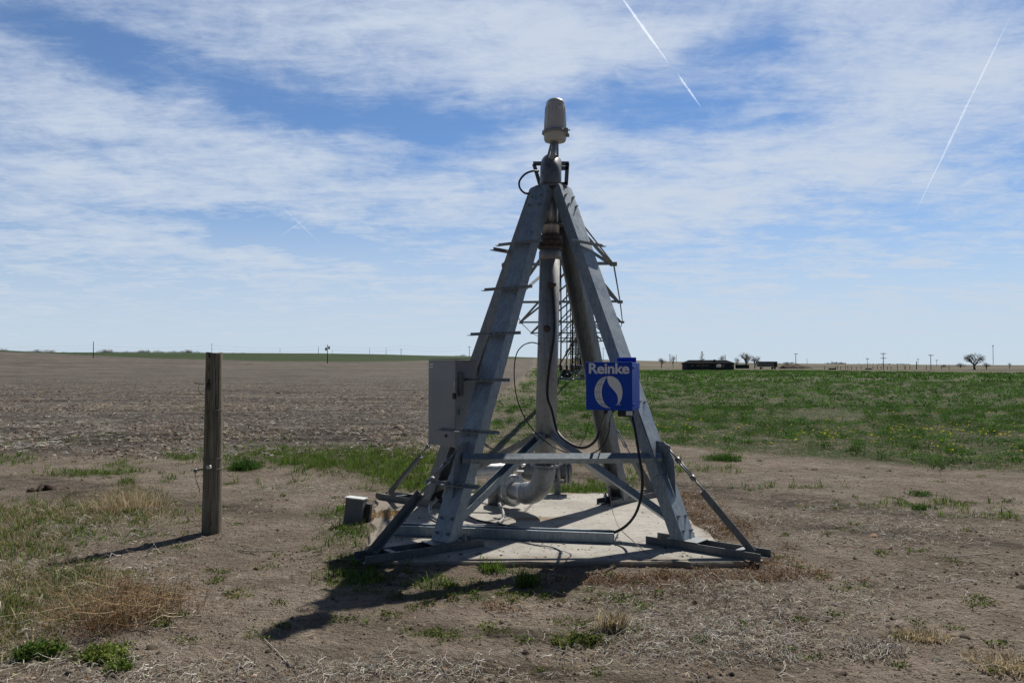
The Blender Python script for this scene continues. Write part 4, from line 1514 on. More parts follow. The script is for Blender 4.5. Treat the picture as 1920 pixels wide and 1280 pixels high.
cable('grey_conduit', [P(936, 944, 8.3), P(943, 960, 8.15), P(943, 971, 8.0), P(936, 979, 7.86), P(922, 984, 7.78), P(895, 985, 7.76), P(860, 985, 7.78), P(835, 980, 7.85), P(812, 968, 8.1), P(806, 950, 8.4), P(818, 936, 8.7)],
      .017, GREYC, 'grey plastic conduit curving over the pad below the inlet flange', 'conduit', 10)
cable('ground_wire', [P(1143, 915, 7.9), P(1146, 945, 7.8), P(1151, 965, 7.7), P(1162, 990, 7.25), P(1185, 1012, 6.97), P(1205, 1030, 6.73), P(1225, 1042, 6.58), P(1247, 1056, 6.40)], .003, WIREM, 'thin bare wire trailing across the pad to its front edge', 'wire', 6)
cable('collector_cable', [P(1010, 321, 8.2), P(998, 321, 8.15), P(984, 327, 8.12), P(974, 340, 8.12), P(975, 353, 8.12), P(984, 362, 8.15), P(996, 363, 8.2)], .0105, BLACKR, 'black cable loop beside the elbow at the top of the tower')

# ------------------------------------------------------------------ wooden post
pb = P(397, 990, 7.80)
post = thing('wooden_post', (pb.x, pb.y, float(height(pb.x, pb.y))), 'weathered grey round wooden post with a wired white insulator left of the tower', 'post')
zb_ = float(height(pb.x, pb.y))
m_ = MB()
zt_ = P(398, 661, 7.8).z
rings = []
sg = 40
zs = np.linspace(zb_ - .15, zt_, 30)
o_ = []
vs = []
for i, z_ in enumerate(zs):
    rad0 = .0955 - .017 * (i / 29)
    for k in range(sg):
        t = 2 * math.pi * k / sg
        rr_ = rad0 * (1 + .035 * (float(vnoise(math.cos(t) * 2.2 + 5, math.sin(t) * 2.2 + z_ * .6, 4)) - .5) + .02 * math.sin(3 * t))
        # a drying crack down the front
        dc = abs(((t - R(262 + 2.5 * math.sin(z_ * 5)) + math.pi) % (2 * math.pi)) - math.pi)
        rr_ *= 1 - .10 * math.exp(-(dc / .06) ** 2)
        if i == 29:
            rr_ *= .98
        vs.append((pb.x + .004 * (i / 29) + math.cos(t) * rr_, pb.y + math.sin(t) * rr_, z_ + (.006 * math.sin(2 * t) if i == 29 else 0)))
fs = []
for i in range(29):
    for k in range(sg):
        a_ = i * sg + k; b__ = i * sg + (k + 1) % sg
        fs.append((a_, b__, b__ + sg, a_ + sg))
m_.add(vs, fs, True)
m_.add([vs[29 * sg + k] for k in range(sg)], [tuple(range(sg))])
part('timber', m_, WOOD, post)
def pr(t, z_, r_=.093):
    t = R(t)
    return Vector((pb.x + math.cos(t) * r_, pb.y + math.sin(t) * r_, z_))
for zw, dz, half in ((P(397, 768, 7.7).z, .018, 1), (P(397, 860, 7.7).z, .012, 1), (P(397, 880, 7.7).z, .006, 1)):
    m_ = MB()
    m_.tube([pr(a_, zw + dz * math.sin(R(a_ * 1.0 + 20))) for a_ in range(0, 361, 12)], .0028, 6)
    part('wrapped_wire', m_, WIREM, post)
m_ = MB()
zi = P(402, 875, 7.7).z
m_.lathe([(.012, 0), (.019, .002), (.019, .012), (.013, .014), (.013, .026), (.019, .028), (.019, .038), (.010, .04)], pr(277, zi, .125) - Vector((.02, 0, 0)), (1, -.2, .1), 16)
part('insulator', m_, INSUL, post)
m_ = MB()
m_.tube(spline([pr(268, zi + .03, .097), pr(272, zi + .03, .115), pr(276, zi + .015, .128), pr(276, zi - .01, .12)], 4), .0025, 6)
part('insulator_tie', m_, WIREM, post)
m_ = MB()
zk = P(390, 720, 7.7).z
m_.tube(spline([pr(215, zk, .09), pr(205, zk + .005, .13), pr(200, zk + .01, .17)], 4), .005, 6)
m_.tube(spline([pr(200, zk, .12), pr(200, zk - .03, .135), pr(205, zk - .07, .13), pr(212, zk - .11, .10)], 4), .003, 6)
part('staple_and_wire', m_, WIREM, post)
m_ = MB()
zj = P(385, 883, 7.7).z
m_.tube([pr(200, zj + .01, .09), pr(196, zj, .16)], .008, 8)
m_.lathe([(.008, 0), (.02, .004), (.02, .025), (.008, .03)], pr(196, zj, .14), (-1, -.1, -.1), 12)
m_.tube(spline([pr(198, zj, .15), pr(196, zj - .05, .155), pr(200, zj - .11, .14), pr(205, zj - .17, .12), pr(210, zj - .21, .115)], 4), .0035, 6)
part('side_insulator', m_, GALV2, post)
m_ = MB()
for dx, dz_, ln in ((-.015, 0, .05), (-.002, .03, .06), (.012, 0, .05), (-.02, -.03, .03), (.005, -.03, .04)):
    zc = P(393, 722, 7.7).z + dz_
    q = pr(258, zc, .0) + Vector((dx, 0, 0))
    m_.box(Vector((pb.x - .013 + dx, pb.y - .0905, zc)), (.007, .012, ln))
part('knot_hole', m_, FARDARK, post)

# ------------------------------------------------------------------ the irrigation machine running off behind the tower
SA = math.atan(.0935)
SD = Vector((math.sin(SA), math.cos(SA), 0))
SLEN = 42.0
ST = [2.6, 5.8, 11.6, 17.6, 23.2, 28.6, 34.0, 38.6]
HW = [.74, .96, 1.26, 1.40, 1.30, 1.12, .90, .66]
CZ = [2.98, 2.72, 2.68, 2.66, 2.68, 2.74, 2.84, 3.02]
Z0 = 3.76


def pipe_z(s):
    return Z0 - .16 + .30 * math.sin(math.pi * s / SLEN)


def make_span(first):
    sp = thing('irrigation_span', (0, 0, 0), 'x', 'irrigation span', 'truss spans of the irrigation machine')
    m_ = MB()
    m_.tube([(0, s, pipe_z(s)) for s in np.linspace(.35 if first else 0, SLEN, 22)], .085, 14)
    for s in (5.8, 11.6, 17.6, 23.2, 28.6, 34.0):
        m_.lathe([(.085, -.02), (.12, -.018), (.12, .018), (.085, .02)], (0, s + 1.4, pipe_z(s)), (0, 1, 0), 14)
    part('pipeline', m_, GALV2, sp, local=True)
    for e in (-1, 1):
        pts = [(e * .12, .9, pipe_z(0) - .1)] + [(e * w, s, z) for s, w, z in zip(ST, HW, CZ)] + [(e * .1, SLEN - .3, pipe_z(0) - .1)]
        m_ = MB()
        for a_, b__ in zip(pts[:-1], pts[1:]):
            m_.tube([a_, b__], .011, 6)
        part('truss_rod', m_, GALV2, sp, local=True)
    for s, w, z in zip(ST, HW, CZ):
        m_ = MB()
        m_.extrude([(-.02, 0), (.02, 0), (.02, .004), (-.016, .004), (-.016, .04), (-.02, .04)], (-w + .04, s, z - .01), (w - .04, s, z - .01), Vector((0, 1, 0)), Vector((0, 0, 1)))
        part('spreader_bar', m_, GALV, sp, local=True)
    for i, (s, w, z) in enumerate(zip(ST, HW, CZ)):
        for e in (-1, 1):
            m_ = MB()
            for s2 in (s - 1.5 if i else s - .9, s + 1.5 if i < 7 else s + 1.0):
                a_ = Vector((e * w, s, z)); b__ = Vector((e * .07, s2, pipe_z(s2) - .04))
                v_ = (b__ - a_).normalized(); s1 = v_.cross(Vector((0, 1, 0))).normalized(); s3 = s1.cross(v_)
                m_.extrude([(0, 0), (.045, 0), (.045, .005), (.005, .005), (.005, .045), (0, .045)], a_, b__, s1, s3)
            m_.box((e * w, s, z), (.09, .07, .05))
            part('truss_brace', m_, GALV2, sp, local=True)
    s = 5.2
    k = 0
    while s < SLEN - 1:
        m_ = MB()
        zt = pipe_z(s)
        x_ = -.14 if k % 2 else .13
        m_.tube(spline([(0, s, zt + .09), (x_ * .5, s, zt + .17), (x_, s, zt + .08), (x_, s, zt - .1)], 4) + [Vector((x_ + .01, s, 2.4)), Vector((x_, s + .02, 1.62))], .017, 6)
        m_.lathe([(.02, 0), (.035, .03), (.035, .10), (.02, .13)], (x_, s + .02, 1.50), (0, 0, 1), 8)
        m_.lathe([(.05, 0), (.05, .02), (.01, .03)], (x_, s + .02, 1.36), (0, 0, 1), 8)
        m_.tube([(x_, s + .02, 1.37), (x_, s + .02, 1.52)], .01, 5)
        part('drop_hose', m_, BLACKR, sp, local=True)
        s += 2.4; k += 1
    return sp


def make_drive():
    t = thing('drive_tower', (0, 0, 0), 'x', 'drive tower', 'wheeled drive towers of the irrigation machine')
    m_ = MB()
    m_.extrude([(-.05, -.06), (.05, -.06), (.05, .06), (-.05, .06)], (-1.9, 0, .80), (1.9, 0, .80), Vector((0, 1, 0)), Vector((0, 0, 1)))
    part('base_beam', m_, GALV, t, local=True)
    for e in (-1, 1):
        for e2 in (-1, 1):
            m_ = MB()
            a_ = Vector((e * 1.8, 0, .84)); b__ = Vector((e * .16, e2 * .75, 3.52))
            angle_iron(m_, a_, b__, .08, 30, .008)
            part('leg', m_, GALV2, t, local=True)
        m_ = MB()
        angle_iron(m_, (e * .95, .36, 2.2), (e * .95, -.36, 2.2), .05)
        angle_iron(m_, (e * 1.3, .0, .86), (e * .62, .40, 2.6), .04)
        part('strut', m_, GALV2, t, local=True)
        wc = Vector((e * 2.0, .12, .60))
        m_ = MB()
        m_.lathe([(.34, -.13), (.50, -.14), (.58, -.12), (.60, -.06), (.60, .06), (.58, .12), (.50, .14), (.34, .13)], wc, (0, 1, 0), 30)
        for k in range(26):
            an_ = 2 * math.pi * k / 26
            m_.box(wc + Vector((math.cos(an_) * .60, 0, math.sin(an_) * .60)), (.04, .24, .05), Matrix.Rotation(-an_, 3, 'Y') @ Matrix.Rotation(R(20 if k % 2 else -20), 3, 'X'))
        wheel = part('wheel', m_, TYRE, t, local=True)
        m_ = MB()
        m_.lathe([(.05, -.12), (.10, -.11), (.12, -.02), (.33, -.03), (.35, -.13), (.36, -.135), (.36, .135), (.33, .03), (.12, .02), (.08, .10)], wc, (0, 1, 0), 24)
        part('rim', m_, GALV, wheel, local=True)
        m_ = MB()
        m_.box((e * 1.92, -.10, .66), (.26, .16, .24)); m_.box((e * 1.75, -.05, .80), (.24, .2, .08))
        part('gearbox', m_, DARKST, t, local=True)
    m_ = MB()
    m_.bbox((.1, -.06, .98), (.30, .20, .22), .02); m_.tube([(-1.8, -.08, .72), (1.8, -.08, .72)], .02, 8)
    part('drive_motor', m_, DARKST, t, local=True)
    m_ = MB()
    m_.bbox((.0, -.5, 3.35), (.24, .14, .34), .01)
    part('tower_box', m_, GREYP, t, local=True)
    return t


SPL = ['truss span of the irrigation machine starting at the pivot tower', 'second truss span beyond the nearest drive tower',
       'third truss span out from the pivot tower', 'fourth truss span out from the pivot tower', 'fifth truss span out from the pivot tower', 'farthest truss span of the irrigation machine']
DRL = ['nearest wheeled drive tower behind the blue box', 'second wheeled drive tower along the line with dark tyre showing left of the blue box', 'third drive tower out from the pivot tower',
       'fourth drive tower out from the pivot tower', 'fifth drive tower out from the pivot tower', 'farthest drive tower at the end of the machine']
proto = make_span(True)
drive = make_drive()
zprev = 0.0
sp0 = Vector((CX, CY, 0))
for i in range(6):
    L = SLEN + .9
    a_ = sp0 + SD * (i * L)
    b__ = sp0 + SD * ((i + 1) * L)
    za = 0 if i == 0 else float(height(a_.x, a_.y)); zb2 = float(height(b__.x, b__.y))
    s_ = proto if i == 0 else dup(proto, (0, 0, 0))
    s_.location = (a_.x, a_.y, za)
    s_.rotation_euler = (math.atan2(zb2 - za, L), 0, -SA)
    s_['label'] = SPL[i]
    d_ = drive if i == 0 else dup(drive, (0, 0, 0))
    e_ = b__ - SD * .45
    d_.location = (e_.x, e_.y, zb2)
    d_.rotation_euler = (0, 0, -SA)
    d_['label'] = DRL[i]


# ------------------------------------------------------------------ far things
def gz(x, y):
    return float(height(x, y))


def far_at(px, Y):
    x = (px - 960) / 1493.3 * Y
    return Vector((x, Y, gz(x, Y)))


def zpix(py, Y):
    return EYE + (686 - py) / 1493.3 * Y


def pole(px, Y, top, label, arms=1, tf=False, rad=.16, tilt=0.0, name='utility_pole'):
    b = far_at(px, Y)
    h = zpix(top, Y) - b.z
    th = thing(name, b, label, 'utility pole', 'utility poles along the horizon')
    m_ = MB()
    m_.tube([b + Vector((0, 0, -.3)), b + Vector((tilt * h, 0, h))], [rad, rad * .7], 8)
    part('pole', m_, FARWOOD, th)
    for k in range(arms):
        zc = h - .5 - k * 1.9
        m_ = MB()
        w_ = min(1.6, .16 * h)
        m_.box(b + Vector((tilt * h, -.15, zc)), (w_ * 2, .14, .16))
        for e in (-1, -.45, .45, 1):
            m_.lathe([(.05, 0), (.08, .1), (.05, .3)], b + Vector((tilt * h + e * w_ * .95, -.15, zc + .06)), (0, 0, 1), 6)
        part('crossarm', m_, FARWOOD, th)
    if tf:
        m_ = MB()
        m_.lathe([(.2, 0), (.28, .05), (.28, .9), (.12, 1.0)], b + Vector((-.42, -.1, h * .68)), (0, 0, 1), 12)
        m_.lathe([(.2, 0), (.28, .05), (.28, .8), (.12, .9)], b + Vector((.5, -.1, h * .76)), (0, 0, 1), 12)
        part('transformer', m_, GALV2, th)
    return th


pole(175, 262, 640, 'tallest lone wooden pole at the far left of the bare field', 0, False, .14)
pole(614, 240, 646, 'wooden pole carrying two round transformers on the left field', 0, True, .13)
pole(397, 620, 643, 'thin pole rising behind the top of the wooden post', 0, False, .18)
pole(525, 620, 652, 'thin faint pole midway between the wooden post and the transformer pole', 0, False, .14)
pole(597, 620, 650, 'thin pole just left of the transformer pole', 0, False, .2)
pole(623, 700, 656, 'short faint pole just right of the transformer pole', 0, False, .16)
pole(693, 700, 651, 'slender pole on the ridge left of centre, first right of the transformer pole', 0, False, .16)
pole(724, 700, 652, 'slender pole on the ridge, left one of a close pair', 0, False, .18)
pole(752, 700, 654, 'pole with small crossarm on the ridge, right one of a close pair', 1, False, .22)
pole(880, 560, 649, 'pole on the skyline between the grey cabinet and the leaning leg', 1, False, .2)
pole(1131, 620, 652, 'pole with crossarm between the rear right leg and the front right leg', 1, False, .2)
pole(1256, 620, 664, 'left crossarm pole of a pair left of the dark house', 1, False, .22)
pole(1268, 620, 664, 'right pole of a pair left of the dark house', 0, False, .18)
pole(1360, 620, 664, 'pole rising just behind the right part of the house roof', 0, False, .2)
pole(1492, 480, 662, 'crossarm pole standing behind the brown earth mound', 1, False, .22)
pole(1513, 620, 672, 'short thin pole right of the brown earth mound', 0, False, .16)
pole(1626, 420, 671, 'thin crossarm pole left of the double crossarm pole', 1, False, .14)
pole(1656, 338, 661, 'sturdy pole with two crossarms beyond the green crop', 2, False, .18)
pole(1718, 360, 677, 'stubby dark pole halfway between the two tall crossarm poles', 0, False, .22)
pole(1721, 520, 672, 'thin crossarm pole just behind the stubby dark pole', 1, False, .12)
pole(1745, 338, 664, 'tall pole with one wide crossarm left of the big bare tree', 1, False, .16)
pole(1756, 480, 674, 'short crossarm pole right behind the wide crossarm pole', 1, False, .12)
for label, pxs, Y, py in (('upper faint overhead wire strung across the left skyline', (-200, 175, 397, 614, 760, 880), 500, 650), ('lower faint overhead wire strung across the left skyline', (-200, 175, 397, 614, 760, 880), 500, 656)):
    m_ = MB()
    pts = []
    for a_, b__ in zip(pxs[:-1], pxs[1:]):
        for k in range(8):
            t = k / 8
            pp = a_ + (b__ - a_) * t
            pts.append(Vector(((pp - 960) / 1493.3 * Y, Y, zpix(py - (644 - 640) + 5 * 4 * t * (1 - t) + (pp + 200) / 1080 * 2, Y))))
    m_.tube(pts, .02, 4)
    single('overhead_wire', m_, WIREM, label, 'wire', 'overhead wires', at=pts[0])

# radio mast
b = far_at(1862, 900)
h = zpix(647, 900) - b.z
m_ = MB()
for k in range(3):
    t = k * 2.09
    m_.tube([b + Vector((math.cos(t) * .45, math.sin(t) * .45, 0)), b + Vector((math.cos(t) * .3, math.sin(t) * .3, h))], .07, 5)
for k in range(28):
    z_ = h * k / 28
    for q in range(3):
        t = q * 2.09; u_ = (q + 1) * 2.09
        m_.tube([b + Vector((math.cos(t) * .42, math.sin(t) * .42, z_)), b + Vector((math.cos(u_) * .42, math.sin(u_) * .42, z_ + h / 28))], .04, 4)
m_.box(b + Vector((0, 0, h - .6)), (1.3, .6, 1.0))
single('radio_mast', m_, GALV2, 'thin lattice radio mast on the skyline right of the big bare tree', 'mast', at=b)

# fence at the far side of the crop
fen = thing('wire_fence', (50, 345, gz(50, 345)), 'low wire fence with thin posts beyond the crop, right of the mound', 'fence')
for px in (1547, 1566, 1570, 1576, 1583, 1590, 1598, 1606, 1616, 1636, 1645, 1652, 1664, 1672, 1682, 1694, 1699, 1706, 1735, 1766, 1781):
    b = far_at(px + random.uniform(-2, 2), 345 + random.uniform(-4, 4))
    m_ = MB(); m_.tube([b + Vector((0, 0, -.2)), b + Vector((random.uniform(-.1, .1), 0, 1.35 + random.random() * .6))], .11, 6)
    part('fence_post', m_, FARWOOD, fen)
for zz_ in (.6, 1.1):
    m_ = MB()
    m_.tube([far_at(px, 345) + Vector((0, 0, zz_)) for px in range(1547, 1790, 20)], .02, 4)
    part('fence_wire', m_, WIREM, fen)
for px, Y, w_, label in ((1557, 338, 1.5, 'left dark bale-like feed trough beyond the crop'), (1564, 340, 1.3, 'right dark feed trough beside the first'), (1628, 338, 2.6, 'pale low water trough left of the double crossarm pole')):
    b = far_at(px, Y)
    m_ = MB(); m_.bbox(b + Vector((0, 0, .35)), (w_, .8, .6), .08)
    m_.box(b + Vector((0, 0, .68)), (w_ * .9, .6, .05))
    single('feed_trough', m_, FARDARK if px < 1600 else TRAILERM, label, 'trough', 'troughs beyond the crop')

# long dark house
hb_ = far_at(1331, 330)
hz = zpix(689.5, 330) ; z_e = zpix(680.6, 330); z_r = zpix(674.6, 330)
X0, X1 = (1286.5 - 960) / 1493.3 * 330, (1376 - 960) / 1493.3 * 330
house = thing('long_house', (hb_.x, 334, hz), 'long low dark house with a shallow grey roof at the far edge of the crop', 'house')
m_ = MB()
m_.box(((X0 + X1) / 2, 334, (hz - 1.5 + z_e) / 2), (X1 - X0, 8, z_e - hz + 1.5))
wall = part('wall', m_, FARDARK, house)
m_ = MB()
y0, y1 = 329.3, 338.7
xr0, xr1 = X0 + 2.0, X1 - 2.2
m_.add([(X0 - .4, y0, z_e), (X1 + .5, y0, z_e), (X1 + .5, y1, z_e), (X0 - .4, y1, z_e), (xr0, 334, z_r), (xr1, 334, z_r),
        (X0 - .4, y0, z_e - .25), (X1 + .5, y0, z_e - .25), (X1 + .5, y1, z_e - .25), (X0 - .4, y1, z_e - .25)],
       [(0, 1, 5, 4), (1, 2, 5), (2, 3, 4, 5), (3, 0, 4), (6, 7, 1, 0), (7, 8, 2, 1), (8, 9, 3, 2), (9, 6, 0, 3), (9, 8, 7, 6)])
roof = part('roof', m_, FARROOF, house)
m_ = MB(); m_.box((X0 + 12.2, 332, z_r - .3), (.7, .7, 1.0)); part('chimney', m_, FARDARK, roof)
for (fx0, w_, z0_, h_, mt) in ((.13, .8, .9, 1.3, FARWIN), (.24, 1.2, 1.1, .9, FARWIN), (.43, 1.2, 1.1, .9, FARWIN), (.55, 1.0, 1.1, .9, FARROOF), (.68, 1.0, 1.2, .8, FARWIN), (.97, .7, 1.0, .9, FARWIN)):
    m_ = MB(); m_.box((X0 + (X1 - X0) * fx0, 329.95, hz + z0_ * .65 + .3), (w_, .08, h_ * .7))
    part('window', m_, mt, house)
m_ = MB(); m_.box((X0 + (X1 - X0) * .78, 329.94, hz + 1.0), (1.0, .10, 1.8)); part('front_door', m_, FARWIN, house)

b = far_at(1347.5, 318); z_ = zpix(690.5, 318)
t = thing('propane_tank', (b.x, b.y, z_), 'white propane tank in front of the long dark house', 'tank')
m_ = MB()
m_.lathe([(.05, -1.0), (.35, -.92), (.52, -.7), (.55, -.5), (.55, .5), (.52, .7), (.35, .92), (.05, 1.0)], (b.x, b.y, z_ + .95), (1, 0, 0), 18)
m_.lathe([(.16, 0), (.16, .12), (.02, .2)], (b.x, b.y, z_ + 1.45), (0, 0, 1), 10)
part('vessel', m_, FARWHITE, t)
m_ = MB()
for e in (-.6, .6):
    m_.box((b.x + e, b.y, z_ + .2), (.16, .7, .5))
part('saddle', m_, FARWOOD, t)

b = far_at(1391, 332); z_ = zpix(690.5, 332)
t = thing('storage_shed', (b.x, b.y, z_), 'small dark teal shed with pale roof between the house and the trailer', 'shed')
m_ = MB(); m_.box((b.x - .8, b.y, z_ + .7), (3.2, 2.6, 1.5)); part('wall', m_, TEAL, t)
m_ = MB(); m_.box((b.x - .8, b.y, z_ + 1.52), (3.5, 2.9, .12)); part('roof', m_, FARROOF, t)
m_ = MB(); m_.box((b.x + 1.8, b.y + .4, z_ + .75), (2.0, 2.2, 1.6)); part('lean_to', m_, FARDARK, t)

# box trailer
x0, x1 = (1421.5 - 960) / 1493.3 * 325, (1457.5 - 960) / 1493.3 * 325
z_ = zpix(692, 325)
t = thing('box_trailer', ((x0 + x1) / 2, 325, z_), 'grey box trailer with dark rear end parked right of the bare trees', 'trailer')
zt, zl = zpix(677.3, 325), zpix(687.2, 325)
m_ = MB(); m_.bbox(((x0 + x1 - 1.3) / 2, 326.2, (zt + zl) / 2), (x1 - x0 - 1.3, 2.4, zt - zl), .05)
for k in range(16):
    m_.box((x0 + .3 + k * (x1 - x0 - 1.9) / 15, 324.98, (zt + zl) / 2), (.05, .05, zt - zl - .15))
part('body', m_, TRAILERM, t)
m_ = MB(); m_.bbox((x1 - .65, 326.2, (zt + zl) / 2 - .1), (1.28, 2.38, zt - zl + .1), .05); part('cab_end', m_, FARDARK, t)
for xx in (x0 + 1.2, x1 - 2.0, x1 - .9):
    m_ = MB(); m_.lathe([(.25, -.2), (.45, -.18), (.47, 0), (.45, .18), (.25, .2)], (xx, 325.5, z_ + .47), (0, 1, 0), 16); part('wheel', m_, TYRE, t)
m_ = MB(); m_.box((x0 + 2.1, 325.6, z_ + .6), (.15, .2, 1.0)); part('landing_leg', m_, FARDARK, t)

# earth mound behind the pole
mx = (1492 - 960) / 1493.3 * 400
vs, fs = [], []
nx, ny = 60, 24
for j in range(ny):
    for i in range(nx):
        u_, v_ = i / (nx - 1) * 2 - 1, j / (ny - 1) * 2 - 1
        hgt = max(0, 1 - u_ * u_ - v_ * v_) ** .7 * 2.6 * (.55 + .9 * float(fbm(u_ * 4, v_ * 3, 3, 77))) * (1 - .35 * u_)
        vs.append((mx + u_ * 9.5, 400 + v_ * 6, gz(mx, 400) - .3 + hgt))
for j in range(ny - 1):
    for i in range(nx - 1):
        a_ = j * nx + i
        fs.append((a_, a_ + 1, a_ + nx + 1, a_ + nx))
mm, g_, bb, _ = new_mat('mound_earth')
g_.put(bb.inputs['Base Color'], g_.mix(g_.rng(g_.noise(obj_co(g_), 1.2, 5, .7), .4, .65), (.05, .038, .03), (.12, .09, .065)))
bb.inputs['Roughness'].default_value = 1
m_ = MB(); m_.add(vs, fs, True)
single('earth_mound', m_, mm, 'brown heap of earth and brush right of the box trailer', 'mound', at=(mx, 400, gz(mx, 400)))


# ------------------------------------------------------------------ trees
def bare_tree(h, seed, spread=.8, lower=.22, fine=5, conifer=False):
    """(trunk and limbs) and (twigs) as point data; base at the origin, height h"""
    rd = random.Random(seed)
    T, W = MB(), MB()
    def grow(p, d, L, r, lev):
        n = 3
        pts = [p]; q = p.copy(); dd = d.copy()
        for k in range(n):
            jt = .04 if lev == 0 else .16
            dd = (dd + Vector((rd.gauss(0, jt), rd.gauss(0, jt), rd.gauss(.05, .08)))).normalized()
            q = q + dd * L / n; pts.append(q.copy())
        (T if lev < 3 else W).tube(pts, [r, r * .88, r * .75, r * .6], 6 if lev < 2 else 4 if lev < 3 else 3, caps=False)
        if lev >= fine:
            return
        kids = 6 if lev == 0 else 4 if lev == 1 else rd.choice((2, 3, 3))
        for k in range(kids):
            az = (k + rd.random() * .7) / kids * 2 * math.pi if lev < 2 else rd.random() * 2 * math.pi
            sp_ = rd.uniform(.35, .95) * spread * (1.25 if lev == 0 else 1)
            a1 = dd.orthogonal().normalized(); a2 = dd.cross(a1)
            nd = (dd * math.cos(sp_) + (a1 * math.cos(az) + a2 * math.sin(az)) * math.sin(sp_))
            nd.z = nd.z * .85 + (.12 if lev < 3 else .0)
            base = pts[-1] if k < 2 or lev == 0 and k < 4 else pts[2 + (k > 3) * 0]
            grow(base, nd.normalized(), L * rd.uniform(.62, .82), max(r * .52, .011 if lev > 1 else 0), lev + 1)
    if conifer:
        T.tube([(0, 0, 0), (0, 0, h * .5), (.03, 0, h * .98)], [h * .022, h * .014, h * .003], 7)
        for k in range(110):
            zf = .12 + .86 * rd.random()
            ln = h * .30 * (1 - zf) ** .7 * rd.uniform(.6, 1.15) + .1
            az = rd.random() * 6.283
            a_ = Vector((0, 0, zf * h)); b__ = a_ + Vector((math.cos(az) * ln, math.sin(az) * ln, -ln * .12 + .1))
            T.tube([a_, b__], [.03, .01], 3, caps=False)
            for q in range(9):
                t_ = rd.uniform(.25, 1); c_ = a_.lerp(b__, t_)
                e_ = c_ + Vector((rd.gauss(0, .25), rd.gauss(0, .25), rd.gauss(.05, .16)))
                W.tube([c_, e_], [.05, .01], 3, caps=False)
    else:
        grow(Vector((0, 0, 0)), Vector((rd.gauss(0, .04), rd.gauss(0, .04), 1)).normalized(), h * lower, h * .026, 0)
        zm = max(v[2] for v in W.v); k = h / zm
        for M_ in (T, W):
            M_.v = [(v[0] * k, v[1] * k, v[2] * k) for v in M_.v]
    return T, W


BARK = paint('far_bark', (.10, .09, .082), .95, .2)
TWIG = paint('far_twig_grey', (.13, .11, .095), .95, .1)
TWIGP = paint('far_twig_pale', (.27, .235, .20), .95, .1)
CONN = paint('far_brown_twig', (.13, .10, .08), .95, .1)
protos = {}
for nm, kw, mt in (('big', dict(h=10, seed=3, spread=.95, lower=.13, fine=6), BARK), ('round', dict(h=10, seed=12, spread=.9, lower=.13, fine=6), TWIGP), ('slim', dict(h=10, seed=21, spread=.6, lower=.24, fine=6), TWIGP),
                   ('wide', dict(h=10, seed=5, spread=1.1, lower=.12, fine=6), TWIG), ('conifer', dict(h=10, seed=9, conifer=True), CONN)):
    T, W = bare_tree(**kw)
    tm = T.mesh('trunk'); tm.materials.append(BARK)
    wm = W.mesh('crown'); wm.materials.append(mt)
    protos[nm] = (tm, wm)
    if nm in ('round', 'slim'):
        protos[nm + '_dark'] = None


def tree(kind, px, Y, top, base, label, sx=1.0, rot=0, name='bare_tree', group='leafless trees around the farmstead'):
    x = (px - 960) / 1493.3 * Y
    z0_ = min(zpix(base, Y), gz(x, Y) + 1.0) if base else gz(x, Y)
    z0_ = gz(x, Y) if base is None else z0_
    h_ = (zpix(top, Y) - z0_) / 10
    t_ = thing(name, (x, Y, z0_), label, 'tree', group)
    t_.scale = (h_ * sx, h_ * sx, h_)
    t_.rotation_euler = (0, 0, rot)
    for nm, me in zip(('trunk', 'crown'), protos[kind]):
        o = bpy.data.objects.new(nm, me); C.objects.link(o); o.parent = t_
    return t_


tree('big', 1827, 335, 660, 694, 'big spreading bare tree standing alone at the far right', 1.02, .4, group=None)
tree('round', 1399, 334, 659.5, 690, 'rounded pale bare tree left of the box trailer', .92, .3)
tree('round', 1415, 333, 666.5, 690, 'smaller bare tree touching the trailer end', .85, 2.1)
tree('slim', 1381, 333, 669, 690, 'small slim bare tree right of the long house', .85, 1.0)
tree('slim', 1355, 345, 664.5, 689, 'thin bare tree behind the right part of the house roof', .8, 4.0)
tree('conifer', 1316, 326, 658.5, 689.5, 'narrow brown tree with pointed top in front of the long house', 1.0, 0, 'pointed_tree', None)
tree('round', 1240, 340, 670, 689, 'left one of two small bare trees left of the long house', .9, .8)
tree('slim', 1262, 340, 665, 689, 'right one of two small bare trees, next to the long house', .75, 2.2)
tree('wide', 1849, 350, 677.5, 692, 'low drooping bare tree just right of the big bare tree', 1.1, .3)
tree('slim', 1892, 345, 679, 693, 'small dark bare tree at the far right edge', .7, .3)
tree('wide', 1800, 420, 679, 690, 'low scrubby bare tree left of the big bare tree', 1.6, 1.3)
tree('wide', 1769, 420, 682, 690, 'tiny scrubby bare tree right of the wide crossarm pole', 1.2, 2.3)
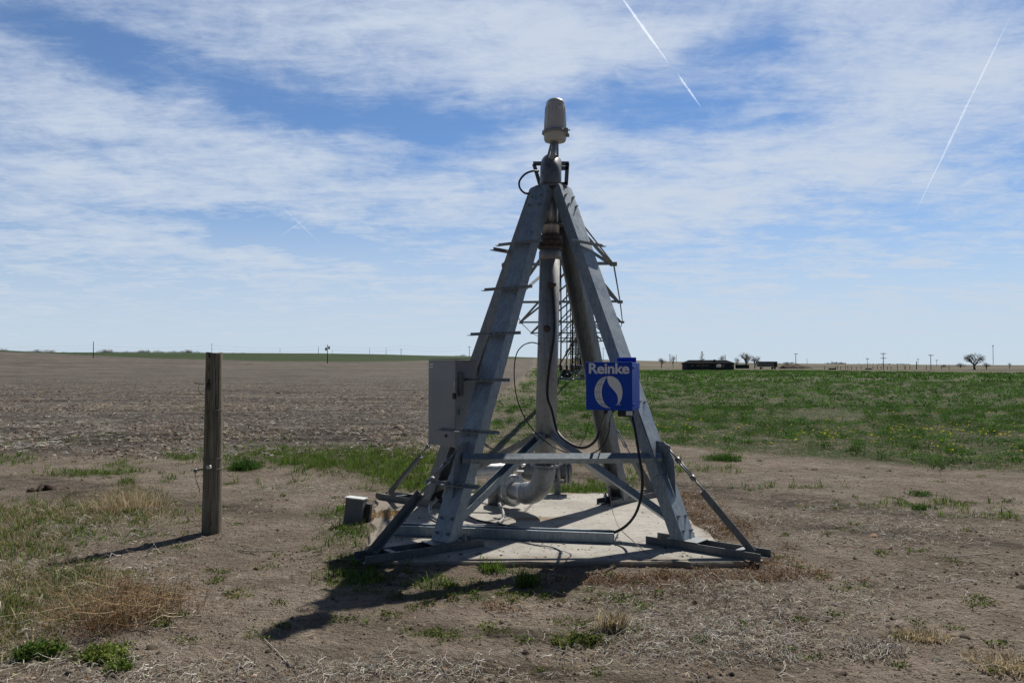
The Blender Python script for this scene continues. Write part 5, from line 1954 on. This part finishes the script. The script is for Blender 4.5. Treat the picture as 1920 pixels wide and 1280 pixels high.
# tree lines far beyond the ridge on the left
k = 0
LB = [(7, 653, 'round'), (65, 655, 'wide'), (75, 655, 'wide'), (96, 655, 'round'), (120, 659, 'wide'), (145, 660, 'wide'), (190, 656, 'wide'), (198, 654, 'round'), (207, 657, 'wide'), (222, 659, 'wide'), (238, 658, 'wide'), (258, 657, 'wide'), (268, 655, 'round'), (277, 658, 'wide'),
      (300, 656, 'wide'), (316, 659, 'wide'), (330, 657, 'wide'), (346, 655, 'wide'), (354, 656, 'round'), (368, 658, 'wide'), (388, 660, 'wide'), (440, 661, 'wide'), (456, 661, 'wide'), (465, 662, 'wide'), (868, 664, 'wide'), (858, 666, 'wide')]
PL_ = ['at the extreme left edge', 'left of the tallest lone pole', 'between the lone pole and the wooden post', 'right behind the wooden post', 'beside the grey cabinet']
for px, top, kd in LB:
    Y = 760
    where = 'at the extreme left edge of the skyline' if px < 40 else 'left of the tallest lone pole' if px < 170 else 'between the tallest lone pole and the wooden post' if px < 380 else 'just right of the wooden post' if px < 600 else 'left of the leaning leg'
    x = (px - 960) / 1493.3 * Y
    h_ = (zpix(top - 1, Y) - gz(x, Y)) / 10
    t_ = thing('distant_tree', (x, Y, gz(x, Y)), 'faint leafless tree of the far line ' + where, 'tree', 'far tree line ' + where)
    t_.scale = (h_ * (1.9 if kd == 'wide' else 1.2),) * 2 + (h_,)
    t_.rotation_euler = (0, 0, px * 1.7)
    for nm, me in zip(('trunk', 'crown'), protos[kd]):
        o = bpy.data.objects.new(nm, me); C.objects.link(o); o.parent = t_
    k += 1
# dark evergreen clumps on the right horizon
for label, pxs, Y in (('left dark evergreen clump on the skyline behind the trailer', (1470, 1474, 1478, 1482), 1500), ('wide dark evergreen clump on the skyline right of the mound', (1555, 1560, 1565, 1571, 1577, 1582), 1600),
                      ('low dark shelterbelt on the skyline behind the double crossarm pole', tuple(range(1612, 1700, 7)), 1900), ('dark clump on the left skyline beside the extreme left tree', (20, 26, 32, 38, 45, 52), 800)):
    x = (pxs[0] - 960) / 1493.3 * Y
    pts = []
    for px in pxs:
        xx = (px - 960) / 1493.3 * Y
        for q in range(3):
            pts.append((xx + random.uniform(-4, 4) * Y / 1000, Y + random.uniform(-8, 8), max(gz(xx, Y), zpix(684 if px > 900 else 661, Y)) - 3))
    topz = 676.5 if px < 1500 and px > 900 else 677 if px > 900 and Y == 1600 else 680.5 if px > 900 else 656.5
    hgt = (zpix(topz, Y) - pts[0][2])
    data = leaves(np.array(pts), 260, 3.2 * Y / 1000, hgt * .55, 1.0 * Y / 1000, [(.045, .062, .060), (.06, .076, .066)])
    np_obj('shelterbelt', data, LEAFM, loc=(x, Y, gz(x, Y)), label=label, cat='trees')

# distant irrigation machine over the left ridge
m_t = thing('distant_irrigation_machine', ((280 - 960) / 1493.3 * 640, 640, gz(-290, 640)), 'faint pale irrigation machine low over the far left ridge', 'irrigation machine')
zt = zpix(659.5, 640)
m_ = MB()
m_.tube([Vector(((px - 960) / 1493.3 * 640, 640, zt - .25 * math.sin(px * .157) ** 2)) for px in range(192, 376, 4)], .16, 6)
part('pipeline', m_, SHINY, m_t)
for px in (205, 245, 265, 292, 320, 350):
    x = (px - 960) / 1493.3 * 640
    m_ = MB()
    for e in (-1, 1):
        m_.tube([(x, 640, zt), (x + e * 1.6, 640, gz(x, 640))], .07, 5)
    part('tower_legs', m_, GALV2, m_t)

# ------------------------------------------------------------------ contrails high above
def contrail_mat(name, dens, sc_):
    m, g, b, out = new_mat(name)
    co = obj_co(g)
    n = g.noise(co, sc_, 5, .7)
    lw = g.n('ShaderNodeLayerWeight'); lw.inputs['Blend'].default_value = .5
    core = g.m('POWER', g.rng(lw.outputs['Facing'], .0, .92, 1, 0, False), 2.4)
    f = g.m('MULTIPLY', g.m('MULTIPLY', core, g.rng(n, .25, .75, .6, 1)), dens)
    tr = g.n('ShaderNodeBsdfTransparent')
    tl = g.n('ShaderNodeBsdfTranslucent'); tl.inputs['Color'].default_value = (.93, .94, .97, 1)
    df = g.n('ShaderNodeBsdfDiffuse'); df.inputs['Color'].default_value = (.93, .94, .97, 1)
    m1 = g.n('ShaderNodeAddShader')
    g.t.links.new(tl.outputs[0], m1.inputs[0]); g.t.links.new(df.outputs[0], m1.inputs[1])
    m2 = g.n('ShaderNodeMixShader')
    g.put(m2.inputs[0], f)
    g.t.links.new(tr.outputs[0], m2.inputs[1]); g.t.links.new(m1.outputs[0], m2.inputs[2])
    g.t.links.new(m2.outputs[0], out.inputs[0])
    return m


CT1 = contrail_mat('contrail_dense', .24, .012)
CT2 = contrail_mat('contrail_thin', .21, .012)
CT3 = contrail_mat('contrail_faint', .06, .010)
for a_, b__, w0, w1, mt, lab in (((1160, -12), (1254, 119), 3.6, 3.8, CT1, 'long bright contrail running down from the top edge of the sky'),
                               ((1270, 138), (1315, 202), 3.2, 2.6, CT2, 'short contrail piece just below the long bright contrail'),
                               ((1900, 20), (1714, 402), 2.2, 3.4, CT2, 'thin slanting contrail across the right part of the sky'),
                               ((520, 380), (600, 455), 2.0, 4.0, CT3, 'faint short contrail sloping down to the right on the left sky'),
                               ((524, 444), (584, 403), 1.4, 1.4, CT3, 'faint short contrail crossing another on the left sky'),
                               ((1650, 352), (1780, 330), 2.0, 1.4, CT3, 'faint flat contrail wisp left of the slanting contrail')):
    m_ = MB()
    pts, rs = [], []
    n = 40
    for k in range(n + 1):
        t = k / n
        jx = 1.6 * (float(vnoise(k * .21, a_[0], 5)) - .5) * 2 * (t if a_[0] == 1900 else .25)
        pts.append(P(a_[0] + (b__[0] - a_[0]) * t + jx, a_[1] + (b__[1] - a_[1]) * t, 8000))
        r_ = (w0 + (w1 - w0) * t) / 1493 * 8000 * .85
        rs.append(max(r_ * (.6 + .8 * float(vnoise(k * .7, 3.3, 8))) * min(1, .06 + 4 * t, .05 + 3 * (1 - t)), 1))
    m_.tube(pts, rs, 14, caps=False)
    o = single('contrail', m_, mt, lab, 'contrail', 'contrails in the sky', at=pts[n // 2])
    o.visible_shadow = True

# ------------------------------------------------------------------ plants, straw and clods (nobody could count them)
GREEN = [(.095, .170, .028), (.125, .195, .035), (.066, .125, .022), (.155, .195, .048)]
ALFC = [(.050, .128, .020), (.068, .155, .026), (.034, .092, .015), (.092, .172, .032)]
DRYG = [(.44, .355, .22), (.34, .27, .165), (.52, .44, .30), (.26, .20, .12)]
STRW = [(.50, .47, .42), (.36, .335, .29), (.62, .59, .53), (.24, .215, .18)]
RUST = [(.22, .120, .058), (.30, .18, .09), (.14, .080, .045), (.36, .24, .14)]
SOIL = [(.14, .115, .092), (.095, .078, .062), (.22, .185, .15)]
OLIVE = [(.11, .125, .035), (.15, .15, .05), (.085, .11, .03)]

# alfalfa
fa = lambda x, y: alfalfa(x, y) * sstep(.40, .47, fbm(x * 2.0, y * 1.3, 3, 51) * .65 + fbm(x * .5, y * .28, 2, 52) * .40 + .02)
def stand(y0, y1, step, occ, seed):
    """clumps on a jittered grid inside the crop, some spots left empty"""
    xs = np.arange(-6, y1 * .80, step); ys = np.arange(y0, y1, step)
    gx, gy = np.meshgrid(xs, ys)
    gx = gx.ravel() + rng.normal(0, step * .30, gx.size); gy = gy.ravel() + rng.normal(0, step * .30, gy.size)
    p = occ * sstep(.345, .455, fbm(gx * .9 / max(step, 1), gy * .9 / max(step, 1), 3, seed)) * alfalfa(gx, gy)
    px, _ = pix(gx, gy)
    k = (rng.random(gx.size) < p) & (px < 2200) & (gy > y0) & (gy < y1)
    gx, gy = gx[k], gy[k]
    return np.stack([gx, gy, height(gx, gy)], 1)


near = stand(11, 31, .46, .95, 51); mid = stand(29, 80, .85, .95, 52); far_ = stand(76, 300, 2.3, .97, 53)
A1 = leaves(near, 210, .215 * np.exp(.32 * rng.standard_normal(len(near))), .13 * np.exp(.30 * rng.standard_normal(len(near))), .026, ALFC)
A2 = leaves(mid, 68, .345 * np.exp(.3 * rng.standard_normal(len(mid))), .17 * np.exp(.3 * rng.standard_normal(len(mid))), .06, ALFC)
A3 = leaves(far_, 30, 1.05 * np.exp(.3 * rng.standard_normal(len(far_))), .24 * np.exp(.3 * rng.standard_normal(len(far_))), .20, ALFC)
print('crop', len(near), len(mid), len(far_))
fr = sample(2600, 11, 40, lambda x, y: alfalfa(x, y), 2.0, (820, 2150))
A4 = blades(fr, 12, .07, .006, .2, GREEN + ALFC, .7)
np_obj('alfalfa_crop', join(A1, A2, A3, A4), LEAFM, kind='stuff', label='low green alfalfa crop growing in clumps over the right field', cat='crop')
st_a = sample(3500, 11, 45, lambda x, y: alfalfa(x, y), 1.8, (820, 2150))
np_obj('crop_residue', sticks(st_a, .16, .006, STRW[1:2] + DRYG, 3, .5, .03), DRYM, kind='stuff', label='pale dry stalks lying between the alfalfa clumps', cat='straw')
dd = sample(2600, 12.5, 27, lambda x, y: alfalfa(x, y) * (.30 + .6 * sstep(860, 815, pix(x, y)[1]) * sstep(800, 815, pix(x, y)[1])) * (.12 + .8 * sstep(.42, .62, fbm(x * .9, y * .9, 2, 54))), 1.0, (1130, 2100))
dd[:, 2] += .15 + .05 * rng.random(len(dd))
np_obj('dandelion_flowers', leaves(dd, 5, .022, .012, .028, [(.75, .58, .02), (.65, .52, .03)]), LEAFM, kind='stuff', label='small yellow flowers dotted through the near edge of the crop', cat='flowers')

# tilled field: clods, straw and a few weeds
fc_ = lambda x, y: field(x, y) * (.25 + .9 * sstep(.4, .6, fbm(x * .7, y * .5, 3, 55)))
c1 = sample(34000, 12.5, 30, fc_, 1.6, (-260, 960))
c2 = sample(22000, 28, 90, fc_, 1.7, (-200, 1000))
np_obj('soil_clods', join(clods(c1, .024, SOIL), clods(c2, .034, SOIL)), CLODM, kind='stuff', label='dark lumps of soil strewn over the tilled left field', cat='soil')
s1 = sample(15000, 12.5, 32, lambda x, y: field(x, y) * (.18 + sstep(.45, .62, fbm(x * .5, y * .9, 3, 56))), 1.4, (-260, 980))
s2 = sample(16000, 30, 110, lambda x, y: field(x, y) * (.2 + sstep(.45, .6, fbm(x * .2, y * .5, 3, 57))), 1.6, (-200, 1000))
np_obj('field_stubble', join(sticks(s1, .14, .009, STRW, 2, .3, .05), sticks(s2, .26, .013, STRW[1:2] + STRW[3:] + DRYG[1:2], 2, .3, .05)), DRYM, kind='stuff', label='pale stubble lying across the tilled left field', cat='straw')
w1 = sample(2600, 12.5, 32, lambda x, y: field(x, y) * sstep(.56, .68, fbm(x * .8, y * .6, 3, 58)) * .55, 1.3, (-260, 980))
w2 = sample(2500, 13, 40, lambda x, y: (1 - field(x, y)) * (1 - alfalfa(x, y)) * sstep(.45, .6, fbm(x * .8, y * .6, 3, 59)) * .5, 1.3, (700, 1150))
w_ = np.concatenate([w1, w2])
# grass in the yard
gfun = lambda x, y: np.clip(zones(x, y)[0], 0, 1) * offpad(x, y, .02)
g1 = sample(42000, 4, 22, gfun, 1.3)
G1 = blades(g1, 9, .050 * np.exp(.3 * rng.standard_normal(len(g1))) * (1 + .03 * g1[:, 1]), .0048 + .0003 * g1[:, 1], .055, GREEN, .75)
G2 = leaves(w_, 14, .09, .05, .03, GREEN)
lush = sample(5000, 9, 17, lambda x, y: np.clip(zones(x, y)[0] - .45, 0, 1), 1.3, (300, 1250))
G3 = blades(lush, 14, .06, .008, .10, GREEN, .6)
np_obj('grass', join(G1, G2, G3), LEAFM, kind='stuff', label='patches of short green grass round the pad and along the field edge', cat='grass')
# ground-hugging weeds
wf = lambda x, y: np.clip(1.9 * zones(x, y)[1] - .15, 0, 1) * offpad(x, y, .0)
wp = sample(17000, 4, 14, wf, 1.2)
keep = rng.random(len(wp)) < .55
wp = wp[keep]
wx = sample(190, 4.2, 14, lambda x, y: offpad(x, y, -.05) * (1 - field(x, y)), 1.2)
wx = np.repeat(wx, 3, 0) + rng.normal(0, .035, (len(wx) * 3, 3)) * [1, 1, 0]
wp = np.concatenate([wp, wx])
W1 = leaves(wp, 22, .045, .024, .015, OLIVE + GREEN)
W2 = blades(wp[::4], 8, .030, .006, .05, OLIVE, 1.1)
np_obj('low_weeds', join(W1, W2), LEAFM, kind='stuff', label='small low green weeds scattered over the dirt in front of the pad', cat='weeds')
# fallen stems
sf = lambda x, y: np.clip(zones(x, y)[2], 0, 1) * offpad(x, y, .0)
p1_ = sample(60000, 3.8, 12, sf, 1.2)
p2_ = sample(16000, 3.8, 14, lambda x, y: (.10 + .35 * sstep(.45, .6, fbm(x * 1.2, y * 1.2, 3, 81))) * offpad(x, y), 1.2)
p3_ = sample(2600, 3.8, 9, sf, 1.0)
np_obj('dry_litter', join(sticks(p1_, .085, .0036, STRW, 4, .7, .020), clods(p1_[::4], .006, RUST + SOIL), sticks(p1_[::5], .06, .003, RUST, 3, .7, .03), sticks(p2_, .05, .0026, STRW + DRYG, 3, .6, .01), sticks(p3_, .20, .0040, STRW[:1] + STRW[2:3] + STRW, 6, .8, .06)), DRYM,
       kind='stuff', label='bleached broken stems and straw lying over the dirt', cat='straw')
# rusty brown dead weeds at the edge of the pad
bf = lambda x, y: np.clip(zones(x, y)[3], 0, 1) * offpad(x, y, -.02)
b1_ = sample(8500, 5, 10.5, bf, 1.0)
np_obj('dead_weeds', join(leaves(b1_, 26, .06, .045, .013, RUST), blades(b1_[::2], 8, .06, .004, .06, RUST + DRYG, 1.0), sticks(b1_[::2], .10, .003, RUST + DRYG, 4, .9, .04)), DRYM,
       kind='stuff', label='rusty brown dead weeds heaped along the right and front edges of the pad', cat='weeds')
# tall dry grass at the left
tl_ = lambda x, y: np.clip(blob(*pix(x, y), [(140, 962, 170, 18, .9), (245, 935, 50, 18, .8), (40, 1010, 80, 26, .8), (60, 1090, 90, 40, .8), (190, 1110, 90, 34, .8), (20, 1190, 60, 30, .5), (120, 1150, 90, 24, .5)]) * (.3 + 1.3 * fbm(x * 1.3, y * 1.3, 3, 71)), 0, 1)
t1 = sample(9500, 4.2, 11, tl_, 1.0, (-300, 420))
np_obj('dry_grass', join(blades(t1, 7, .062 * np.exp(.3 * rng.standard_normal(len(t1))), .0035, .07, DRYG, .8), blades(t1[::2], 10, .045, .0045, .07, OLIVE + GREEN[:2], .9), sticks(t1[::3], .18, .003, DRYG + STRW, 5, .8, .05), leaves(t1[::2], 20, .06, .03, .013, OLIVE + [(.16, .15, .035)] + GREEN[:1]), sticks(t1[1::3], .08, .003, RUST + DRYG, 4, .9, .04)), LEAFM,
       kind='stuff', label='tangled dry grass mixed with green along the left edge of the yard', cat='grass')
# pebbles and crumbs of earth
padc = np.stack([rng.uniform(-1.1, 1.7, 900), rng.uniform(6.5, 9.7, 900), np.full(900, .051)], 1)
padc = padc[rng.random(900) < .15 + .9 * (np.maximum(np.abs(padc[:, 0] - .32) / 1.5, np.abs(padc[:, 1] - 8.1) / 1.65) ** 4)]
cr = sample(40000, 3.8, 14, lambda x, y: (.25 + .75 * sstep(.45, .6, fbm(x * 2, y * 2, 3, 73))) * offpad(x, y), 1.1)
np_obj('dirt_crumbs', join(clods(cr, .0074, SOIL + [(.22, .18, .14)]), clods(cr[::9], .013, SOIL), clods(padc, .007, SOIL), sticks(padc[::3], .05, .003, STRW + RUST, 3, .6, .01)), CLODM, kind='stuff', label='small crumbs of earth and grit over the bare yard', cat='soil')

BRIGHT = [(.11, .19, .035), (.15, .22, .045), (.07, .13, .025)]
# ------------------------------------------------------------------ single plants one can point at
def spot(px, py):
    Y = 2389 / (py - 686)
    x = (px - 960) / 1493 * Y
    return np.array([[x, Y, float(height(x, Y))]])


def bush(px, py, name, label, cat, r_, h_, col, n, kind='twig', group=None):
    s = spot(px, py)
    k = max(9, n // 45)
    c = s + np.stack([rng.normal(0, r_ * .36, k).clip(-r_ * .7, r_ * .7), rng.normal(0, r_ * .28, k).clip(-r_ * .5, r_ * .5), np.zeros(k)], 1)
    c[:, 2] = height(c[:, 0], c[:, 1])
    if kind == 'twig':
        d = join(blades(c, n // k, h_, .0030, r_ * .35, col, .95, .4), sticks(c.repeat(max(1, n // k // 3), 0) + rng.normal(0, r_ * .30, (k * max(1, n // k // 3), 3)) * [1, 1, 0] + np.abs(rng.normal(0, h_ * .35, (k * max(1, n // k // 3), 1))) * [0, 0, 1], r_ * .8, .0026, col, 5, .8, .05))
    elif kind == 'grass':
        d = blades(c, n // k, h_, .006, r_ * .6, col, .7, .35)
    else:
        d = join(leaves(c, n // k, r_ * .55, h_, .020, col), blades(c, n // k // 4, h_ * 1.1, .006, r_ * .5, col, .8))
    return np_obj(name, d, LEAFM if kind != 'twig' else DRYM, loc=tuple(s[0]), label=label, cat=cat, group=group)


bush(255, 1162, 'dead_bush', 'wispy reddish brown dead bush at the lower left', 'bush', .42, .22, RUST + DRYG[1:3], 620)
bush(85, 1222, 'leafy_weed', 'bright green leafy weed at the lower left corner', 'weed', .12, .06, BRIGHT, 1300, 'leaf')
bush(198, 1228, 'leafy_weed', 'yellowish green leafy weed right of the lower left corner weed', 'weed', .11, .05, [(.20, .26, .06), (.25, .29, .08), (.13, .18, .04)], 1300, 'leaf')
bush(235, 1252, 'leafy_weed', 'small dark green weed under the yellowish green one', 'weed', .06, .04, GREEN, 240, 'leaf')
bush(1146, 1172, 'grass_tuft', 'pale straw coloured grass tuft among bleached stems in front of the pad', 'grass tuft', .09, .13, DRYG[:3] + STRW[:1], 420, 'grass')
bush(990, 1090, 'grass_tuft', 'vivid green grass tuft in the shade in front of the pad edge', 'grass tuft', .09, .08, GREEN, 300, 'grass')
bush(925, 1068, 'grass_tuft', 'dark green grass tuft against the front edge of the pad', 'grass tuft', .12, .05, GREEN[:3], 260, 'grass')
bush(460, 880, 'leafy_weed', 'dense dark green weed clump just right of the wooden post', 'weed', .26, .13, [(.04, .095, .018), (.055, .12, .024)], 1700, 'leaf')
bush(1354, 864, 'leafy_weed', 'dark green alfalfa clump standing alone on the dirt before the crop', 'weed', .30, .10, ALFC, 1500, 'leaf')
bush(1082, 1200, 'leafy_weed', 'spreading green weed below the straw coloured tuft', 'weed', .13, .05, OLIVE + GREEN[:1], 520, 'leaf')
bush(1718, 1000 - 45, 'leafy_weed', 'small dark weed on the tyre track at the right', 'weed', .10, .04, ALFC, 300, 'leaf')
bush(1714, 928, 'leafy_weed', 'small green weed on the dirt right of the outrigger strut', 'weed', .16, .06, ALFC, 300, 'leaf')
bush(725, 972, 'grass_tuft', 'golden dry grass heap between the junction box and the pad', 'grass tuft', .20, .06, [(.34, .21, .08), (.26, .15, .055), (.42, .29, .13)], 500, 'grass')
bush(248, 950, 'grass_tuft', 'tan dry grass stand left of the wooden post', 'grass tuft', .42, .18, DRYG[:3], 800, 'grass')
bush(1620, 1205, 'grass_tuft', 'flattened grey straw tuft on the dirt at the lower right', 'grass tuft', .17, .035, STRW, 500, 'grass')
bush(1712, 1185, 'grass_tuft', 'flattened golden straw tuft right of the grey one', 'grass tuft', .15, .04, DRYG[:3], 500, 'grass')
bush(1872, 1238, 'grass_tuft', 'flattened pale straw tuft near the lower right corner', 'grass tuft', .20, .04, DRYG[:3], 600, 'grass')
bush(1470, 1222, 'grass_tuft', 'small twiggy straw tuft below the bleached stems', 'grass tuft', .07, .03, STRW, 160, 'grass')
# a fallen forked twig, a branch, and dung clods
def ftwig(pxs, r_, name, label):
    pts = []
    for px, py in pxs:
        s = spot(px, py)[0]; pts.append(Vector((s[0], s[1], s[2] + r_ * 1.5 + .01 * random.random())))
    m_ = MB(); m_.tube(spline(pts, 5), r_, 6)
    q = pts[len(pts) // 2]
    m_.tube(spline([q, q + Vector((.05, -.04, .012)), q + Vector((.11, -.05, .004))], 4), r_ * .7, 5)
    m_.tube(spline([q, q + Vector((-.03, .05, .012)), q + Vector((-.04, .09, .0))], 4), r_ * .6, 5)
    single(name, m_, STICKM, label, 'twig', 'fallen twigs')
STICKM = paint('bleached_twig', (.36, .33, .28), .85, .3)
ftwig([(1452, 1256), (1464, 1246), (1466, 1236), (1456, 1230)], .0035, 'twig', 'short forked bleached twig on the bare dirt at the lower right')
ftwig([(500, 1190), (524, 1215), (550, 1240), (572, 1245)], .0035, 'twig', 'long curved bleached twig at the tip of the tower shadow')
ftwig([(700, 1228), (730, 1225), (748, 1210)], .003, 'twig', 'curved pale twig on bare dirt left of centre')
ftwig([(450, 1025), (480, 1030), (518, 1027)], .005, 'twig', 'dark straight twig right of the base of the wooden post')
ftwig([(1736, 1043), (1780, 1046), (1850, 1040)], .004, 'twig', 'long thin branch on the dirt at the far right')
cl = [(70, 921, .075), (86, 919, .085), (97, 918, .065), (105, 916, .035), (122, 917, .04), (127, 915, .035)]
for i, (px, py, sz) in enumerate(cl):
    s = spot(px, py)
    lab = 'dark lump of earth in the row at the left edge of the yard' if i < 3 else 'smaller dark lump of earth at the right end of the row'
    q = s.repeat(14, 0) + rng.normal(0, 1, (14, 3)) * [[sz * .55, sz * .4, 0]]
    q[:, 2] += np.abs(rng.normal(0, sz * .25, 14))
    np_obj('earth_lump', clods(q, sz * .30, [(.065, .050, .040), (.085, .066, .052)]), CLODM, loc=tuple(s[0]), label=lab, cat='clod', group='lumps in the row' if i < 3 else 'small lumps ending the row')
